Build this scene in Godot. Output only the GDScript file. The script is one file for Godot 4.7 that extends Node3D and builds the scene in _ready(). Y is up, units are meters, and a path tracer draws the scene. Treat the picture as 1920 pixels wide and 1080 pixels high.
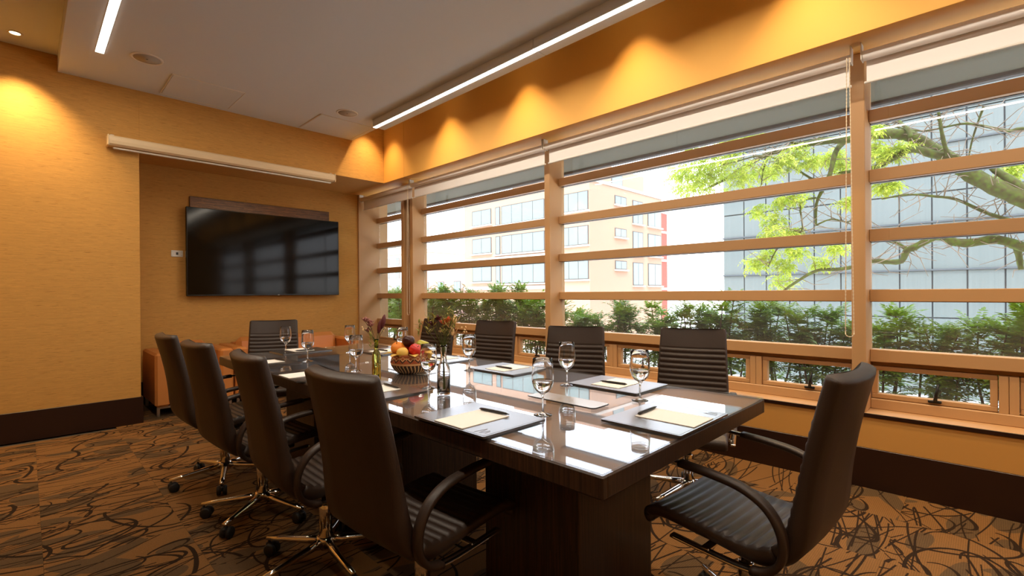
extends Node3D
# A conference room: long glass-topped table, ribbed leather chairs, a wall of windows over a hedge.
# x runs towards the windows, -z towards the television wall, y is up.

var rng := RandomNumberGenerator.new()
var M := {}
var counts := {}
var box_cache := {}


# ---------------------------------------------------------------- names and nodes
func numbered(n: String) -> String:
	if not counts.has(n):
		counts[n] = 0
		return n
	counts[n] += 1
	return "%s_%03d" % [n, counts[n]]


func tag(o: Node, label: String, category: String, group := "", kind := "") -> Node:
	o.set_meta("label", label)
	o.set_meta("category", category)
	if group:
		o.set_meta("group", group)
	if kind:
		o.set_meta("kind", kind)
	return o


func thing(called: String, label: String, category: String, at := Vector3.ZERO, turn := 0.0, group := "", kind := "") -> Node3D:
	var o := Node3D.new()
	o.name = numbered(called)
	add_child(o)
	o.position = at
	o.rotation.y = deg_to_rad(turn)
	tag(o, label, category, group, kind)
	return o


func part(called: String, mesh: Mesh, mat: Material, parent: Node, at := Vector3.ZERO, rot := Vector3.ZERO) -> MeshInstance3D:
	var o := MeshInstance3D.new()
	o.name = called
	o.mesh = mesh
	o.material_override = mat
	o.position = at
	o.rotation_degrees = rot
	parent.add_child(o, true)
	return o


func single(called: String, mesh: Mesh, mat: Material, label: String, category: String, at := Vector3.ZERO, rot := Vector3.ZERO, group := "", kind := "") -> MeshInstance3D:
	var o := part(numbered(called), mesh, mat, self, at, rot)
	tag(o, label, category, group, kind)
	return o


func copy(o: Node3D, label: String, at: Vector3, turn: float, base_name: String) -> Node3D:
	var c: Node3D = o.duplicate()
	c.name = numbered(base_name)
	add_child(c)
	c.position = at
	c.rotation.y = deg_to_rad(turn)
	c.set_meta("label", label)
	return c


# ---------------------------------------------------------------- mesh helpers
# tris: corners counter-clockwise seen from outside; written clockwise for Godot
func finish(tris: PackedVector3Array, uvs: PackedVector2Array, smooth: bool, closed := true) -> ArrayMesh:
	var flip := false
	if closed:
		var vol := 0.0
		for i in range(0, tris.size(), 3):
			vol += tris[i].dot(tris[i + 1].cross(tris[i + 2]))
		flip = vol < 0.0
	var st := SurfaceTool.new()
	st.begin(Mesh.PRIMITIVE_TRIANGLES)
	st.set_smooth_group(0 if smooth else -1)
	var order := [0, 1, 2] if flip else [0, 2, 1]
	var has_uv := uvs.size() == tris.size()
	for i in range(0, tris.size(), 3):
		for k in order:
			if has_uv:
				st.set_uv(uvs[i + k])
			st.add_vertex(tris[i + k])
	st.generate_normals()
	return st.commit()


# rings: arrays of equally many points round a closed outline
func loft(rings: Array, capped := true, smooth := true, wrap := true) -> ArrayMesh:
	var t := PackedVector3Array()
	var uv := PackedVector2Array()
	var n: int = rings[0].size()
	var m := rings.size()
	for i in m - 1:
		var a: PackedVector3Array = rings[i]
		var b: PackedVector3Array = rings[i + 1]
		var v0 := float(i) / (m - 1)
		var v1 := float(i + 1) / (m - 1)
		for j in (n if wrap else n - 1):
			var k := (j + 1) % n
			var u0 := float(j) / n
			var u1 := float(j + 1) / n
			t.append_array([a[j], b[j], b[k], a[j], b[k], a[k]])
			uv.append_array([Vector2(u0, v0), Vector2(u0, v1), Vector2(u1, v1), Vector2(u0, v0), Vector2(u1, v1), Vector2(u1, v0)])
	if capped:
		for e in 2:
			var r: PackedVector3Array = rings[0] if e == 0 else rings[m - 1]
			var c := Vector3.ZERO
			for p in r:
				c += p
			c /= n
			for j in n:
				var k := (j + 1) % n
				if e == 0:
					t.append_array([c, r[j], r[k]])
				else:
					t.append_array([c, r[k], r[j]])
				uv.append_array([Vector2(0.5, e), Vector2(float(j) / n, e), Vector2(float(j + 1) / n, e)])
	return finish(t, uv, smooth)


func lathe(profile: Array, segs := 24, smooth := true) -> ArrayMesh:
	var rings := []
	for p in profile:
		var r := PackedVector3Array()
		for j in segs:
			var a := TAU * j / segs
			r.append(Vector3(cos(a) * maxf(p[0], 0.00005), p[1], sin(a) * maxf(p[0], 0.00005)))
		rings.append(r)
	return loft(rings, true, smooth)


func tube_rings(pts: Array, radii, segs: int) -> Array:
	var rings := []
	var up := Vector3.UP
	for i in pts.size():
		var d: Vector3 = (pts[mini(i + 1, pts.size() - 1)] - pts[maxi(i - 1, 0)]).normalized()
		if absf(d.dot(up)) > 0.95:
			up = Vector3.RIGHT if absf(d.x) < 0.9 else Vector3.FORWARD
		var s := d.cross(up).normalized()
		up = s.cross(d).normalized()
		var rad: float = radii[i] if radii is Array else radii
		var r := PackedVector3Array()
		for j in segs:
			var a := TAU * j / segs
			r.append(pts[i] + (s * cos(a) + up * sin(a)) * rad)
		rings.append(r)
	return rings


func tube(pts: Array, radii, segs := 8) -> ArrayMesh:
	return loft(tube_rings(pts, radii, segs), true, true)


func join(meshes: Array) -> ArrayMesh:
	var st := SurfaceTool.new()
	st.begin(Mesh.PRIMITIVE_TRIANGLES)
	for m in meshes:
		if m is Array:
			st.append_from(m[0], 0, Transform3D(Basis.IDENTITY, m[1]))
		else:
			st.append_from(m, 0, Transform3D.IDENTITY)
	return st.commit()


# a box centred on the origin with chamfered edges
func bevel_box(size: Vector3, c := 0.004) -> ArrayMesh:
	c = minf(c, minf(size.x, minf(size.y, size.z)) * 0.45)
	var key := "%.4f %.4f %.4f %.4f" % [size.x, size.y, size.z, c]
	if box_cache.has(key):
		return box_cache[key]
	var h := size / 2.0
	var t := PackedVector3Array()
	var P := func(ax: int, sx: float, sy: float, sz: float) -> Vector3:
		var s := Vector3(sx, sy, sz)
		var v := Vector3(sx * (h.x - c), sy * (h.y - c), sz * (h.z - c))
		v[ax] = s[ax] * h[ax]
		return v
	for ax in 3:
		var b := (ax + 1) % 3
		var d := (ax + 2) % 3
		for s in [-1.0, 1.0]:
			var q := []
			for e in [[-1.0, -1.0], [1.0, -1.0], [1.0, 1.0], [-1.0, 1.0]]:
				var v := Vector3.ZERO
				v[ax] = s
				v[b] = e[0]
				v[d] = e[1]
				q.append(P.call(ax, v.x, v.y, v.z))
			if s < 0:
				q.reverse()
			t.append_array([q[0], q[1], q[2], q[0], q[2], q[3]])
	for ax in 3:  # edges along ax
		var b := (ax + 1) % 3
		var d := (ax + 2) % 3
		for sb in [-1.0, 1.0]:
			for sd in [-1.0, 1.0]:
				var lo := Vector3.ZERO
				lo[ax] = -1.0
				lo[b] = sb
				lo[d] = sd
				var hi := lo
				hi[ax] = 1.0
				var a0: Vector3 = P.call(b, lo.x, lo.y, lo.z)
				var a1: Vector3 = P.call(b, hi.x, hi.y, hi.z)
				var b0: Vector3 = P.call(d, lo.x, lo.y, lo.z)
				var b1: Vector3 = P.call(d, hi.x, hi.y, hi.z)
				if sb * sd > 0:
					t.append_array([a0, b1, a1, a0, b0, b1])
				else:
					t.append_array([a0, a1, b1, a0, b1, b0])
	for sx in [-1.0, 1.0]:
		for sy in [-1.0, 1.0]:
			for sz in [-1.0, 1.0]:
				var q := [P.call(0, sx, sy, sz), P.call(1, sx, sy, sz), P.call(2, sx, sy, sz)]
				if sx * sy * sz < 0:
					q.reverse()
				t.append_array(q)
	for i in range(0, t.size(), 3):  # every triangle of a convex shape faces away from the middle
		var nrm := (t[i + 1] - t[i]).cross(t[i + 2] - t[i])
		if nrm.dot(t[i] + t[i + 1] + t[i + 2]) < 0:
			var k := t[i + 1]
			t[i + 1] = t[i + 2]
			t[i + 2] = k
	var m := finish(t, PackedVector2Array(), false)
	box_cache[key] = m
	return m


func box(called: String, lo: Vector3, hi: Vector3, mat: Material, parent: Node, c := 0.004) -> MeshInstance3D:
	return part(called, bevel_box(hi - lo, c), mat, parent, (lo + hi) / 2.0)


func struct_box(called: String, lo: Vector3, hi: Vector3, mat: Material, label: String, category: String, c := 0.002) -> MeshInstance3D:
	return single(called, bevel_box(hi - lo, c), mat, label, category, (lo + hi) / 2.0, Vector3.ZERO, "", "structure")


# smooth curve through control points
func spline(ctrl: Array, per: int) -> Array:
	var out := []
	for i in ctrl.size() - 1:
		var p0 = ctrl[maxi(i - 1, 0)]
		var p1 = ctrl[i]
		var p2 = ctrl[i + 1]
		var p3 = ctrl[mini(i + 2, ctrl.size() - 1)]
		for k in per:
			var t := float(k) / per
			out.append(p1.cubic_interpolate(p2, p0, p3, t))
	out.append(ctrl[-1])
	return out


# an upright outline (x, y) with rounded corners, extruded along z, centred
func rounded_plate(w: float, d: float, th: float, r: float, segs := 5) -> ArrayMesh:
	var outline := []
	for q in 4:
		var cx := (w / 2 - r) * (1 if q in [0, 3] else -1)
		var cz := (d / 2 - r) * (1 if q in [0, 1] else -1)
		for k in segs + 1:
			var a := PI / 2 * (q + float(k) / segs)
			outline.append(Vector2(cx + cos(a) * r, cz + sin(a) * r))
	var rings := []
	for e in [[0.0, 0.92], [0.0, 1.0], [th, 1.0], [th, 0.92]]:
		var ring := PackedVector3Array()
		for p in outline:
			var k: Vector2 = p
			if e[1] < 1.0:
				k = Vector2(p.x - signf(p.x) * 0.001, p.y - signf(p.y) * 0.001)
			ring.append(Vector3(k.x, e[0], k.y))
		rings.append(ring)
	return loft(rings, true, false)


# ---------------------------------------------------------------- materials
func mat(c: Color, rough := 0.6, metal := 0.0, spec := 0.5) -> StandardMaterial3D:
	var m := StandardMaterial3D.new()
	m.albedo_color = c
	m.roughness = rough
	m.metallic = metal
	m.metallic_specular = spec
	return m


func glow(c: Color, energy: float) -> StandardMaterial3D:
	var m := mat(c, 0.5)
	m.emission_enabled = true
	m.emission = c
	m.emission_energy_multiplier = energy
	return m


func tex(im: Image) -> ImageTexture:
	return ImageTexture.create_from_image(im)


func rgb8(r: int, g: int, b: int) -> Color:
	return Color(r / 255.0, g / 255.0, b / 255.0)


func noise_tex(freq: float, size: int, seed_: int, octaves := 4, lo := Color.BLACK, hi := Color.WHITE) -> NoiseTexture2D:
	var n := FastNoiseLite.new()
	n.seed = seed_
	n.frequency = freq
	n.fractal_octaves = octaves
	var t := NoiseTexture2D.new()
	t.width = size
	t.height = size
	t.seamless = true
	t.noise = n
	var g := Gradient.new()
	g.set_color(0, lo)
	g.set_color(1, hi)
	t.color_ramp = g
	return t


# woven wallpaper: a plain ground with short horizontal slubs
func wallpaper_image() -> Image:
	var im := Image.create(512, 512, false, Image.FORMAT_RGB8)
	im.fill(Color(0.93, 0.93, 0.93))
	for y in 512:
		var v := rng.randf_range(0.91, 0.955)
		im.fill_rect(Rect2i(0, y, 512, 1), Color(v, v, v))
	for i in 5200:
		var v := rng.randf_range(0.86, 1.0)
		var w := rng.randi_range(8, 60)
		im.fill_rect(Rect2i(rng.randi_range(-40, 511), rng.randi_range(0, 511), w, 1), Color(v, v, v))
	for i in 130:
		var v := rng.randf_range(0.78, 0.88)
		var x := rng.randi_range(0, 470)
		var y := rng.randi_range(1, 509)
		var w := rng.randi_range(12, 42)
		im.fill_rect(Rect2i(x, y, w, 1), Color(v, v * 0.97, v * 0.92))
		im.fill_rect(Rect2i(x + w / 4, y + 1, w / 2, 1), Color(v, v * 0.97, v * 0.92))
	return im


# straight dark wood grain running along the image's height
func wood_image(base: Color, spread: float) -> Image:
	var im := Image.create(512, 1024, false, Image.FORMAT_RGB8)
	for x in 512:
		var v := 1.0 + rng.randf_range(-spread, spread)
		im.fill_rect(Rect2i(x, 0, 1, 1024), Color(base.r * v, base.g * v, base.b * v))
	for i in 5000:
		var v := 1.0 + rng.randf_range(-spread * 1.8, spread * 1.8)
		im.fill_rect(Rect2i(rng.randi_range(0, 511), rng.randi_range(-80, 1023), rng.randi_range(1, 2), rng.randi_range(40, 300)), Color(base.r * v, base.g * v, base.b * v))
	return im


func stamp(im: Image, x: float, y: float, r: float, c: Color) -> void:
	var ri := int(ceil(r))
	for k in range(-ri, ri + 1):
		var w := r * r - k * k
		if w > 0:
			var h := int(sqrt(w))
			im.fill_rect(Rect2i(int(x) - h, int(y) + k, 2 * h + 1, 1), c)


# carpet: corded tan ground, brown islands, loose loops and strands of dark yarn
func carpet_image() -> Image:
	var S := 1536
	var im := Image.create(S, S, false, Image.FORMAT_RGB8)
	var ground := rgb8(120, 85, 49)
	var island := rgb8(88, 68, 46)
	var yarn := rgb8(44, 31, 20)
	im.fill(ground)
	for i in 75:
		var cx := rng.randf_range(0, S)
		var cy := rng.randf_range(0, S)
		var a := rng.randf_range(40, 150)
		var b := rng.randf_range(18, 60)
		var turn := rng.randfn(0.0, 0.5)
		var n := int(a)
		for k in n:
			var t := lerpf(-1, 1, float(k) / n)
			var w := b * sqrt(maxf(0.0, 1.0 - t * t))
			stamp(im, cx + cos(turn) * a * t, cy + sin(turn) * a * t, w, island)
	for i in 170:  # thin strands
		var x := rng.randf_range(-100, S)
		var y := rng.randf_range(0, S)
		var dir := rng.randfn(0.0, 0.28)
		var bend := rng.randf_range(-0.0025, 0.0025)
		var r := rng.randf_range(2.0, 3.4)
		for k in rng.randi_range(90, 260):
			x += cos(dir) * 2.5
			y += sin(dir) * 2.5
			dir += bend
			stamp(im, x, y, r, yarn)
	for i in 84:  # loops
		var cx := rng.randf_range(0, S)
		var cy := rng.randf_range(0, S)
		var a := rng.randf_range(60, 230)
		var b := a * rng.randf_range(0.32, 0.75)
		var turn := rng.randfn(0.0, 0.6)
		var from := rng.randf_range(0, TAU)
		var sweep := rng.randf_range(2.6, 6.1)
		var thick := rng.randf_range(3.6, 7.4)
		var n := int(a * sweep / 2.5)
		for k in n:
			var t := float(k) / n
			var ang := from + sweep * t
			var p := Vector2(cos(ang) * a, sin(ang) * b).rotated(turn)
			stamp(im, cx + p.x, cy + p.y, thick * (0.45 + 0.55 * sin(PI * t)), yarn)
	var d := im.get_data()
	var i := 0
	for y in S:
		var row := 0.93 if y % 6 < 2 else 1.03
		for x in S:
			var v := row * (0.9 + 0.2 * randf())
			d[i] = mini(255, int(d[i] * v))
			d[i + 1] = mini(255, int(d[i + 1] * v))
			d[i + 2] = mini(255, int(d[i + 2] * v))
			i += 3
	return Image.create_from_data(S, S, false, Image.FORMAT_RGB8, d)


func weave_image() -> Image:  # bands of a clay-coloured woven bowl; the lower half of the image is the outside, foot first
	var im := Image.create(512, 256, false, Image.FORMAT_RGB8)
	im.fill(rgb8(170, 84, 40))
	var cream := rgb8(222, 182, 126)
	var dark := rgb8(58, 38, 26)
	im.fill_rect(Rect2i(0, 14, 512, 48), rgb8(96, 62, 40))
	for x in range(0, 512, 16):
		for y in range(14, 62):
			var sway := int(4.0 * sin(y * 0.13))
			im.fill_rect(Rect2i(x + sway, y, 8, 1), dark)
			im.fill_rect(Rect2i(x + 9 + sway, y, 4, 1), cream)
	for x in 512:
		var z := absi((x % 32) - 16)
		im.fill_rect(Rect2i(x, 74 + z, 1, 6), dark)
		im.fill_rect(Rect2i(x, 82 + z, 1, 4), cream)
		im.fill_rect(Rect2i(x, 104 - z, 1, 4), cream)
	for y in [64, 68, 112]:
		im.fill_rect(Rect2i(0, y, 512, 3), cream)
	return im


func stripe_image() -> Image:  # pale vertical blinds behind facade glass
	var im := Image.create(256, 64, false, Image.FORMAT_RGB8)
	for x in 256:
		var v := rng.randf_range(0.9, 1.0)
		im.fill_rect(Rect2i(x, 0, 1, 64), Color(v, v, v))
	return im


func make_materials() -> void:
	var wp := mat(rgb8(216, 162, 82), 0.75)
	wp.albedo_texture = tex(wallpaper_image())
	wp.uv1_triplanar = true
	wp.uv1_world_triplanar = true
	wp.uv1_scale = Vector3(1.1, 1.1, 1.1)
	M.wallpaper = wp
	M.gold_paint = mat(rgb8(220, 164, 78), 0.7)
	M.sill_paint = mat(rgb8(206, 150, 74), 0.65)
	M.ceiling = mat(rgb8(212, 217, 221), 0.9)
	M.white_metal = mat(rgb8(226, 222, 214), 0.45)
	M.white_plastic = mat(rgb8(225, 222, 215), 0.5)
	M.screen_case = mat(rgb8(228, 204, 164), 0.5)
	M.grille = mat(rgb8(176, 170, 160), 0.8)
	M.base_wood = mat(rgb8(40, 18, 10), 0.35)
	var carpet := mat(Color.WHITE, 0.95, 0.0, 0.2)
	carpet.albedo_texture = tex(carpet_image())
	M.carpet = carpet
	M.floor = mat(rgb8(70, 60, 50), 0.9)
	M.bronze = mat(rgb8(194, 152, 106), 0.45)
	M.blind = mat(rgb8(244, 241, 239), 0.8)
	M.cord = mat(rgb8(222, 205, 176), 0.6)
	M.black = mat(rgb8(16, 15, 14), 0.45)
	M.rubber = mat(rgb8(22, 20, 19), 0.6)
	var glass := mat(Color(1, 1, 1, 0.03), 0.0)
	glass.transparency = BaseMaterial3D.TRANSPARENCY_ALPHA
	M.glass = glass
	var crystal := mat(Color(1, 1, 1, 0.0), 0.0)
	crystal.refraction_enabled = true
	crystal.refraction_scale = 0.05
	M.crystal = crystal
	var water := mat(Color(1, 1, 1, 0.0), 0.0)
	water.refraction_enabled = true
	water.refraction_scale = 0.033
	M.water = water
	var green := mat(Color(0.94, 0.98, 0.52, 0.0), 0.0)
	green.refraction_enabled = true
	green.refraction_scale = 0.05
	M.green_glass = green
	var wood := mat(Color.WHITE, 0.34, 0.0, 0.5)
	wood.albedo_texture = tex(wood_image(rgb8(54, 37, 26), 0.22))
	wood.uv1_triplanar = true
	wood.uv1_world_triplanar = true
	wood.uv1_scale = Vector3(1.4, 0.7, 0.7)
	M.wood = wood
	M.panel_wood = mat(rgb8(58, 38, 24), 0.3, 0.3)
	var panel_tex := wood_image(rgb8(96, 66, 42), 0.22)
	panel_tex.rotate_90(CLOCKWISE)
	M.panel_wood.albedo_color = Color(0.98, 0.95, 0.86)
	M.panel_wood.albedo_texture = tex(panel_tex)
	M.panel_wood.uv1_triplanar = true
	M.panel_wood.uv1_world_triplanar = true
	var leather := mat(rgb8(46, 30, 20), 0.48, 0.0, 0.55)
	leather.heightmap_enabled = true
	leather.heightmap_texture = noise_tex(0.09, 256, 5, 3)
	leather.heightmap_scale = 0.035
	leather.uv1_triplanar = true
	leather.uv1_scale = Vector3(9, 9, 9)
	M.leather = leather
	var tan := mat(rgb8(200, 128, 64), 0.42)
	tan.heightmap_enabled = true
	tan.heightmap_texture = leather.heightmap_texture
	tan.heightmap_scale = 0.03
	tan.uv1_triplanar = true
	tan.uv1_scale = Vector3(6, 6, 6)
	M.tan = tan
	M.chrome = mat(rgb8(225, 220, 212), 0.12, 1.0)
	M.steel = mat(rgb8(190, 186, 178), 0.3, 1.0)
	M.screen = mat(rgb8(12, 9, 6), 0.09, 0.0, 0.3)
	M.bezel = mat(rgb8(14, 12, 11), 0.25)
	M.pad = mat(rgb8(46, 40, 35), 0.32, 0.0, 0.7)
	M.pad.clearcoat_enabled = true
	M.pad.clearcoat = 1.0
	M.pad.clearcoat_roughness = 0.22
	M.pad_line = mat(rgb8(92, 84, 74), 0.4)
	var tg := mat(Color(1, 1, 1, 0.02), 0.0)
	tg.transparency = BaseMaterial3D.TRANSPARENCY_ALPHA
	M.table_glass = tg
	M.hatch = mat(rgb8(200, 196, 188), 0.25, 0.8)
	M.paper = mat(rgb8(253, 250, 244), 0.8)
	M.pen = mat(rgb8(24, 17, 14), 0.3)
	M.gold = mat(rgb8(190, 150, 90), 0.3, 1.0)
	M.led = glow(Color(1.0, 0.95, 0.88), 7.0)
	M.lamp = glow(Color(1.0, 0.86, 0.64), 9.0)
	# fruit, flowers
	M.weave = mat(Color.WHITE, 0.75)
	M.weave.albedo_texture = tex(weave_image())
	M.orange = mat(rgb8(240, 140, 40), 0.5)
	M.red_apple = mat(rgb8(206, 40, 30), 0.3)
	M.plum = mat(rgb8(62, 24, 22), 0.3)
	M.green_apple = mat(rgb8(196, 190, 66), 0.35)
	M.banana = mat(rgb8(240, 196, 92), 0.5)
	M.stem = mat(rgb8(86, 96, 38), 0.7)
	M.spray = mat(rgb8(164, 156, 70), 0.7)
	M.brown_stem = mat(rgb8(92, 62, 40), 0.7)
	M.petal_orange = mat(rgb8(230, 92, 40), 0.6)
	M.petal_cream = mat(rgb8(244, 206, 150), 0.6)
	M.petal_wine = mat(rgb8(92, 26, 30), 0.6)
	M.petal_mauve = mat(rgb8(168, 108, 100), 0.6)
	# outdoors
	M.terrace = mat(rgb8(232, 228, 220), 0.9)
	M.concrete = mat(rgb8(88, 86, 70), 0.85)
	M.fascia = mat(rgb8(70, 66, 68), 0.7)
	M.brick = mat(rgb8(196, 160, 136), 0.9)
	M.brick.albedo_texture = noise_tex(0.05, 256, 8, 4, Color(0.9, 0.88, 0.86), Color.WHITE)
	M.brick.uv1_triplanar = true
	M.brick.uv1_world_triplanar = true
	M.brick_red = mat(rgb8(176, 88, 76), 0.9)
	M.render_white = mat(rgb8(206, 190, 176), 0.9)
	M.rose = mat(rgb8(190, 150, 138), 0.9)
	M.frame_grey = mat(rgb8(88, 82, 78), 0.6)
	M.pane = mat(rgb8(124, 142, 140), 0.12)
	var facade := mat(rgb8(106, 116, 114), 0.35)
	facade.albedo_texture = tex(stripe_image())
	facade.uv1_triplanar = true
	facade.uv1_world_triplanar = true
	facade.uv1_scale = Vector3(0.5, 0.5, 0.5)
	M.facade = facade
	M.facade_joint = mat(rgb8(70, 78, 82), 0.6)
	var bark := mat(Color.WHITE, 0.9)
	bark.albedo_texture = noise_tex(0.03, 256, 12, 5, rgb8(70, 50, 36), rgb8(98, 128, 34))
	bark.uv1_triplanar = true
	bark.uv1_scale = Vector3(2, 2, 2)
	M.bark = bark
	M.twig = mat(rgb8(150, 130, 112), 0.9)
	M.stalk = mat(rgb8(84, 66, 48), 0.9)
	for k in [["leaf", Color(0.75, 0.78, 0.5)], ["tree_leaf", Color(0.85, 0.88, 0.5)]]:
		var m := mat(Color.WHITE, 0.5)
		m.vertex_color_use_as_albedo = true
		m.cull_mode = BaseMaterial3D.CULL_DISABLED
		m.backlight_enabled = true
		m.backlight = k[1]
		M[k[0]] = m


# ---------------------------------------------------------------- lamps
func down_area(called: String, at: Vector3, size: Vector2, energy: float, c: Color) -> void:
	var l := AreaLight3D.new()
	l.name = called
	l.area_size = size
	l.light_energy = energy
	l.light_color = c
	l.area_range = 20.0
	l.area_attenuation = 2.0
	l.shadow_enabled = true
	l.rotation_degrees = Vector3(-90, 0, 0)
	l.position = at
	add_child(l)


func linear_light(label: String, lo: Vector3, hi: Vector3, strip_x0: float, strip_x1: float, boxed: bool) -> void:
	var t := thing("linear_ceiling_light", label, "light", Vector3((strip_x0 + strip_x1) / 2, lo.y, (lo.z + hi.z) / 2), 0, "linear ceiling lights")
	var o := t.position
	if boxed:
		box("housing", lo - o, hi - o, M.ceiling, t, 0.003)
	else:
		box("frame", Vector3(strip_x0 - 0.004, lo.y - 0.001, lo.z - 0.004) - o, Vector3(strip_x1 + 0.004, hi.y, hi.z + 0.004) - o, M.ceiling, t, 0.001)
	box("diffuser", Vector3(strip_x0, lo.y - 0.004, lo.z + 0.003) - o, Vector3(strip_x1, lo.y + 0.001, hi.z - 0.003) - o, M.led, t, 0.001)


func downlight(label: String, at: Vector3, angle: float, energy: float, tilt := Vector3(-90, 0, 0)) -> void:
	var t := thing("recessed_downlight", label, "light", at, 0, "recessed downlights")
	part("trim_ring", lathe([[0.034, 0.0], [0.034, -0.004], [0.046, -0.005], [0.048, 0.0]], 28), M.white_metal, t)
	part("lens", lathe([[0.0, -0.001], [0.0335, -0.001], [0.0335, 0.0], [0.0, 0.0]], 24), M.lamp, t)
	var l := SpotLight3D.new()
	l.name = "lamp_beam"
	l.spot_angle = angle
	l.spot_angle_attenuation = 0.9
	l.spot_range = 12.0
	l.spot_attenuation = 2.0
	l.light_energy = energy
	l.light_color = Color(1.0, 0.85, 0.62)
	l.light_size = 0.02
	l.shadow_enabled = true
	l.rotation_degrees = tilt
	l.position = at + Vector3(0, -0.012, 0)
	add_child(l, true)


# ---------------------------------------------------------------- the room
const CEIL := 3.255
const WALL_Z := -5.915
const NICHE_Z := -6.9
const BACK_Z := 2.9
const LEFT_X := -2.6


func build_room() -> void:
	# floor: a slab and the carpet tiles on it
	var fl := struct_box("floor", Vector3(LEFT_X, -0.2, -7.05), Vector3(3.76, -0.012, BACK_Z), M.floor, "carpeted floor with loops of dark yarn on tan tiles", "floor")
	var side := 0.545
	var variants := []
	for v in 16:
		var u0 := Vector2((v % 4) * 0.25, (v / 4) * 0.25)
		var h := side / 2 - 0.0004
		var t := PackedVector3Array()
		var uv := PackedVector2Array()
		var top := [Vector3(-h, 0.012, -h), Vector3(-h, 0.012, h), Vector3(h, 0.012, h), Vector3(h, 0.012, -h)]
		var tuv := [u0, u0 + Vector2(0, 0.25), u0 + Vector2(0.25, 0.25), u0 + Vector2(0.25, 0)]
		for k in [0, 1, 2, 0, 2, 3]:
			t.append(top[k])
			uv.append(tuv[k])
		for e in 4:
			var a: Vector3 = top[e]
			var b: Vector3 = top[(e + 1) % 4]
			var d := Vector3(0, -0.012, 0)
			t.append_array([a, a + d, b + d, a, b + d, b])
			for k in 6:
				uv.append(tuv[e])
		variants.append(finish(t, uv, false, false))
	var nx := int(ceil((3.735 - LEFT_X) / side))
	var nz := int(ceil((BACK_Z + 6.9) / side))
	for i in nx:
		for j in nz:
			var x := 0.05 + side * (i - 5 + 0.5)
			var z := -6.9 + side * (j + 0.5)
			if x > 3.76 + side * 0.4 or z > BACK_Z or x < LEFT_X:
				continue
			if z < -5.9 and x < 0.79:
				continue
			part("carpet_tile", variants[rng.randi_range(0, 15)], M.carpet, fl, Vector3(x, -0.012, z) - fl.position, Vector3(0, 180 * rng.randi_range(0, 1), 0))
	# walls
	struct_box("wall_television", Vector3(LEFT_X, 0, NICHE_Z - 0.15), Vector3(0.79, 3.75, WALL_Z), M.wallpaper, "golden woven wallpaper wall left of the television niche", "wall")
	struct_box("wall_niche_header", Vector3(0.79, 2.767, NICHE_Z - 0.15), Vector3(3.48, 3.75, WALL_Z), M.wallpaper, "golden wallpaper header above the television niche", "wall")
	struct_box("wall_niche", Vector3(0.79, 0, NICHE_Z - 0.15), Vector3(3.6, 2.767, NICHE_Z), M.wallpaper, "golden wallpaper back wall of the niche behind the television", "wall")
	struct_box("wall_left", Vector3(LEFT_X - 0.15, 0, NICHE_Z - 0.15), Vector3(LEFT_X, 3.75, BACK_Z), M.wallpaper, "golden wallpaper side wall opposite the windows", "wall")
	struct_box("wall_back", Vector3(LEFT_X - 0.15, 0, BACK_Z), Vector3(4.2, 3.75, BACK_Z + 0.15), M.wallpaper, "golden wallpaper wall facing the television niche", "wall")
	var head := thing("wall_window_header", "golden painted header running above the window blinds", "wall", Vector3(3.48, 2.767, -2.0), 0, "", "structure")
	for seg in [[NICHE_Z - 0.15, -5.42], [-5.417, BACK_Z]]:
		box("panel", Vector3(3.48, 2.767, seg[0]) - head.position, Vector3(4.15, 3.75, seg[1]) - head.position, M.gold_paint, head, 0.002)
	struct_box("wall_window_base", Vector3(3.75, 0, NICHE_Z - 0.15), Vector3(4.1, 0.446, BACK_Z), M.sill_paint, "ochre painted low wall under the windows", "wall")
	# skirting
	struct_box("baseboard_television", Vector3(LEFT_X, 0, WALL_Z), Vector3(0.806, 0.257, WALL_Z + 0.016), M.base_wood, "tall dark brown skirting board on the television wall", "baseboard")
	struct_box("baseboard_niche_return", Vector3(0.79, 0, NICHE_Z), Vector3(0.806, 0.257, WALL_Z), M.base_wood, "dark skirting board on the side of the niche", "baseboard")
	struct_box("baseboard_niche", Vector3(0.806, 0, NICHE_Z), Vector3(3.6, 0.257, NICHE_Z + 0.016), M.base_wood, "dark skirting board behind the tan sofas", "baseboard")
	struct_box("baseboard_window", Vector3(3.734, 0, NICHE_Z), Vector3(3.75, 0.252, BACK_Z), M.base_wood, "tall dark brown skirting board below the windows", "baseboard")
	# ceilings
	struct_box("ceiling", Vector3(0.212, CEIL, WALL_Z), Vector3(3.02, 3.5, BACK_Z), M.ceiling, "lowered white ceiling panel over the conference table", "ceiling")
	struct_box("ceiling_upper", Vector3(LEFT_X, 3.40, WALL_Z), Vector3(0.212, 3.6, BACK_Z), M.ceiling, "higher white ceiling strip beside the lowered panel", "ceiling")
	struct_box("ceiling_slot", Vector3(3.02, 3.66, WALL_Z), Vector3(3.48, 3.8, BACK_Z), M.ceiling, "recessed ceiling slot between the panel and golden header", "ceiling")
	struct_box("ceiling_roof", Vector3(LEFT_X - 0.15, 3.8, NICHE_Z - 0.15), Vector3(4.2, 3.95, BACK_Z + 0.15), M.concrete, "roof slab over the room", "roof")
	# lights of the room
	linear_light("recessed glowing line of light in ceiling above left chairs", Vector3(0.41, CEIL - 0.002, -5.2), Vector3(0.47, CEIL + 0.01, 2.4), 0.412, 0.466, false)
	linear_light("boxed glowing light line at ceiling edge, far length", Vector3(2.83, 3.172, -5.05), Vector3(2.985, CEIL, -2.555), 2.834, 2.878, true)
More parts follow.
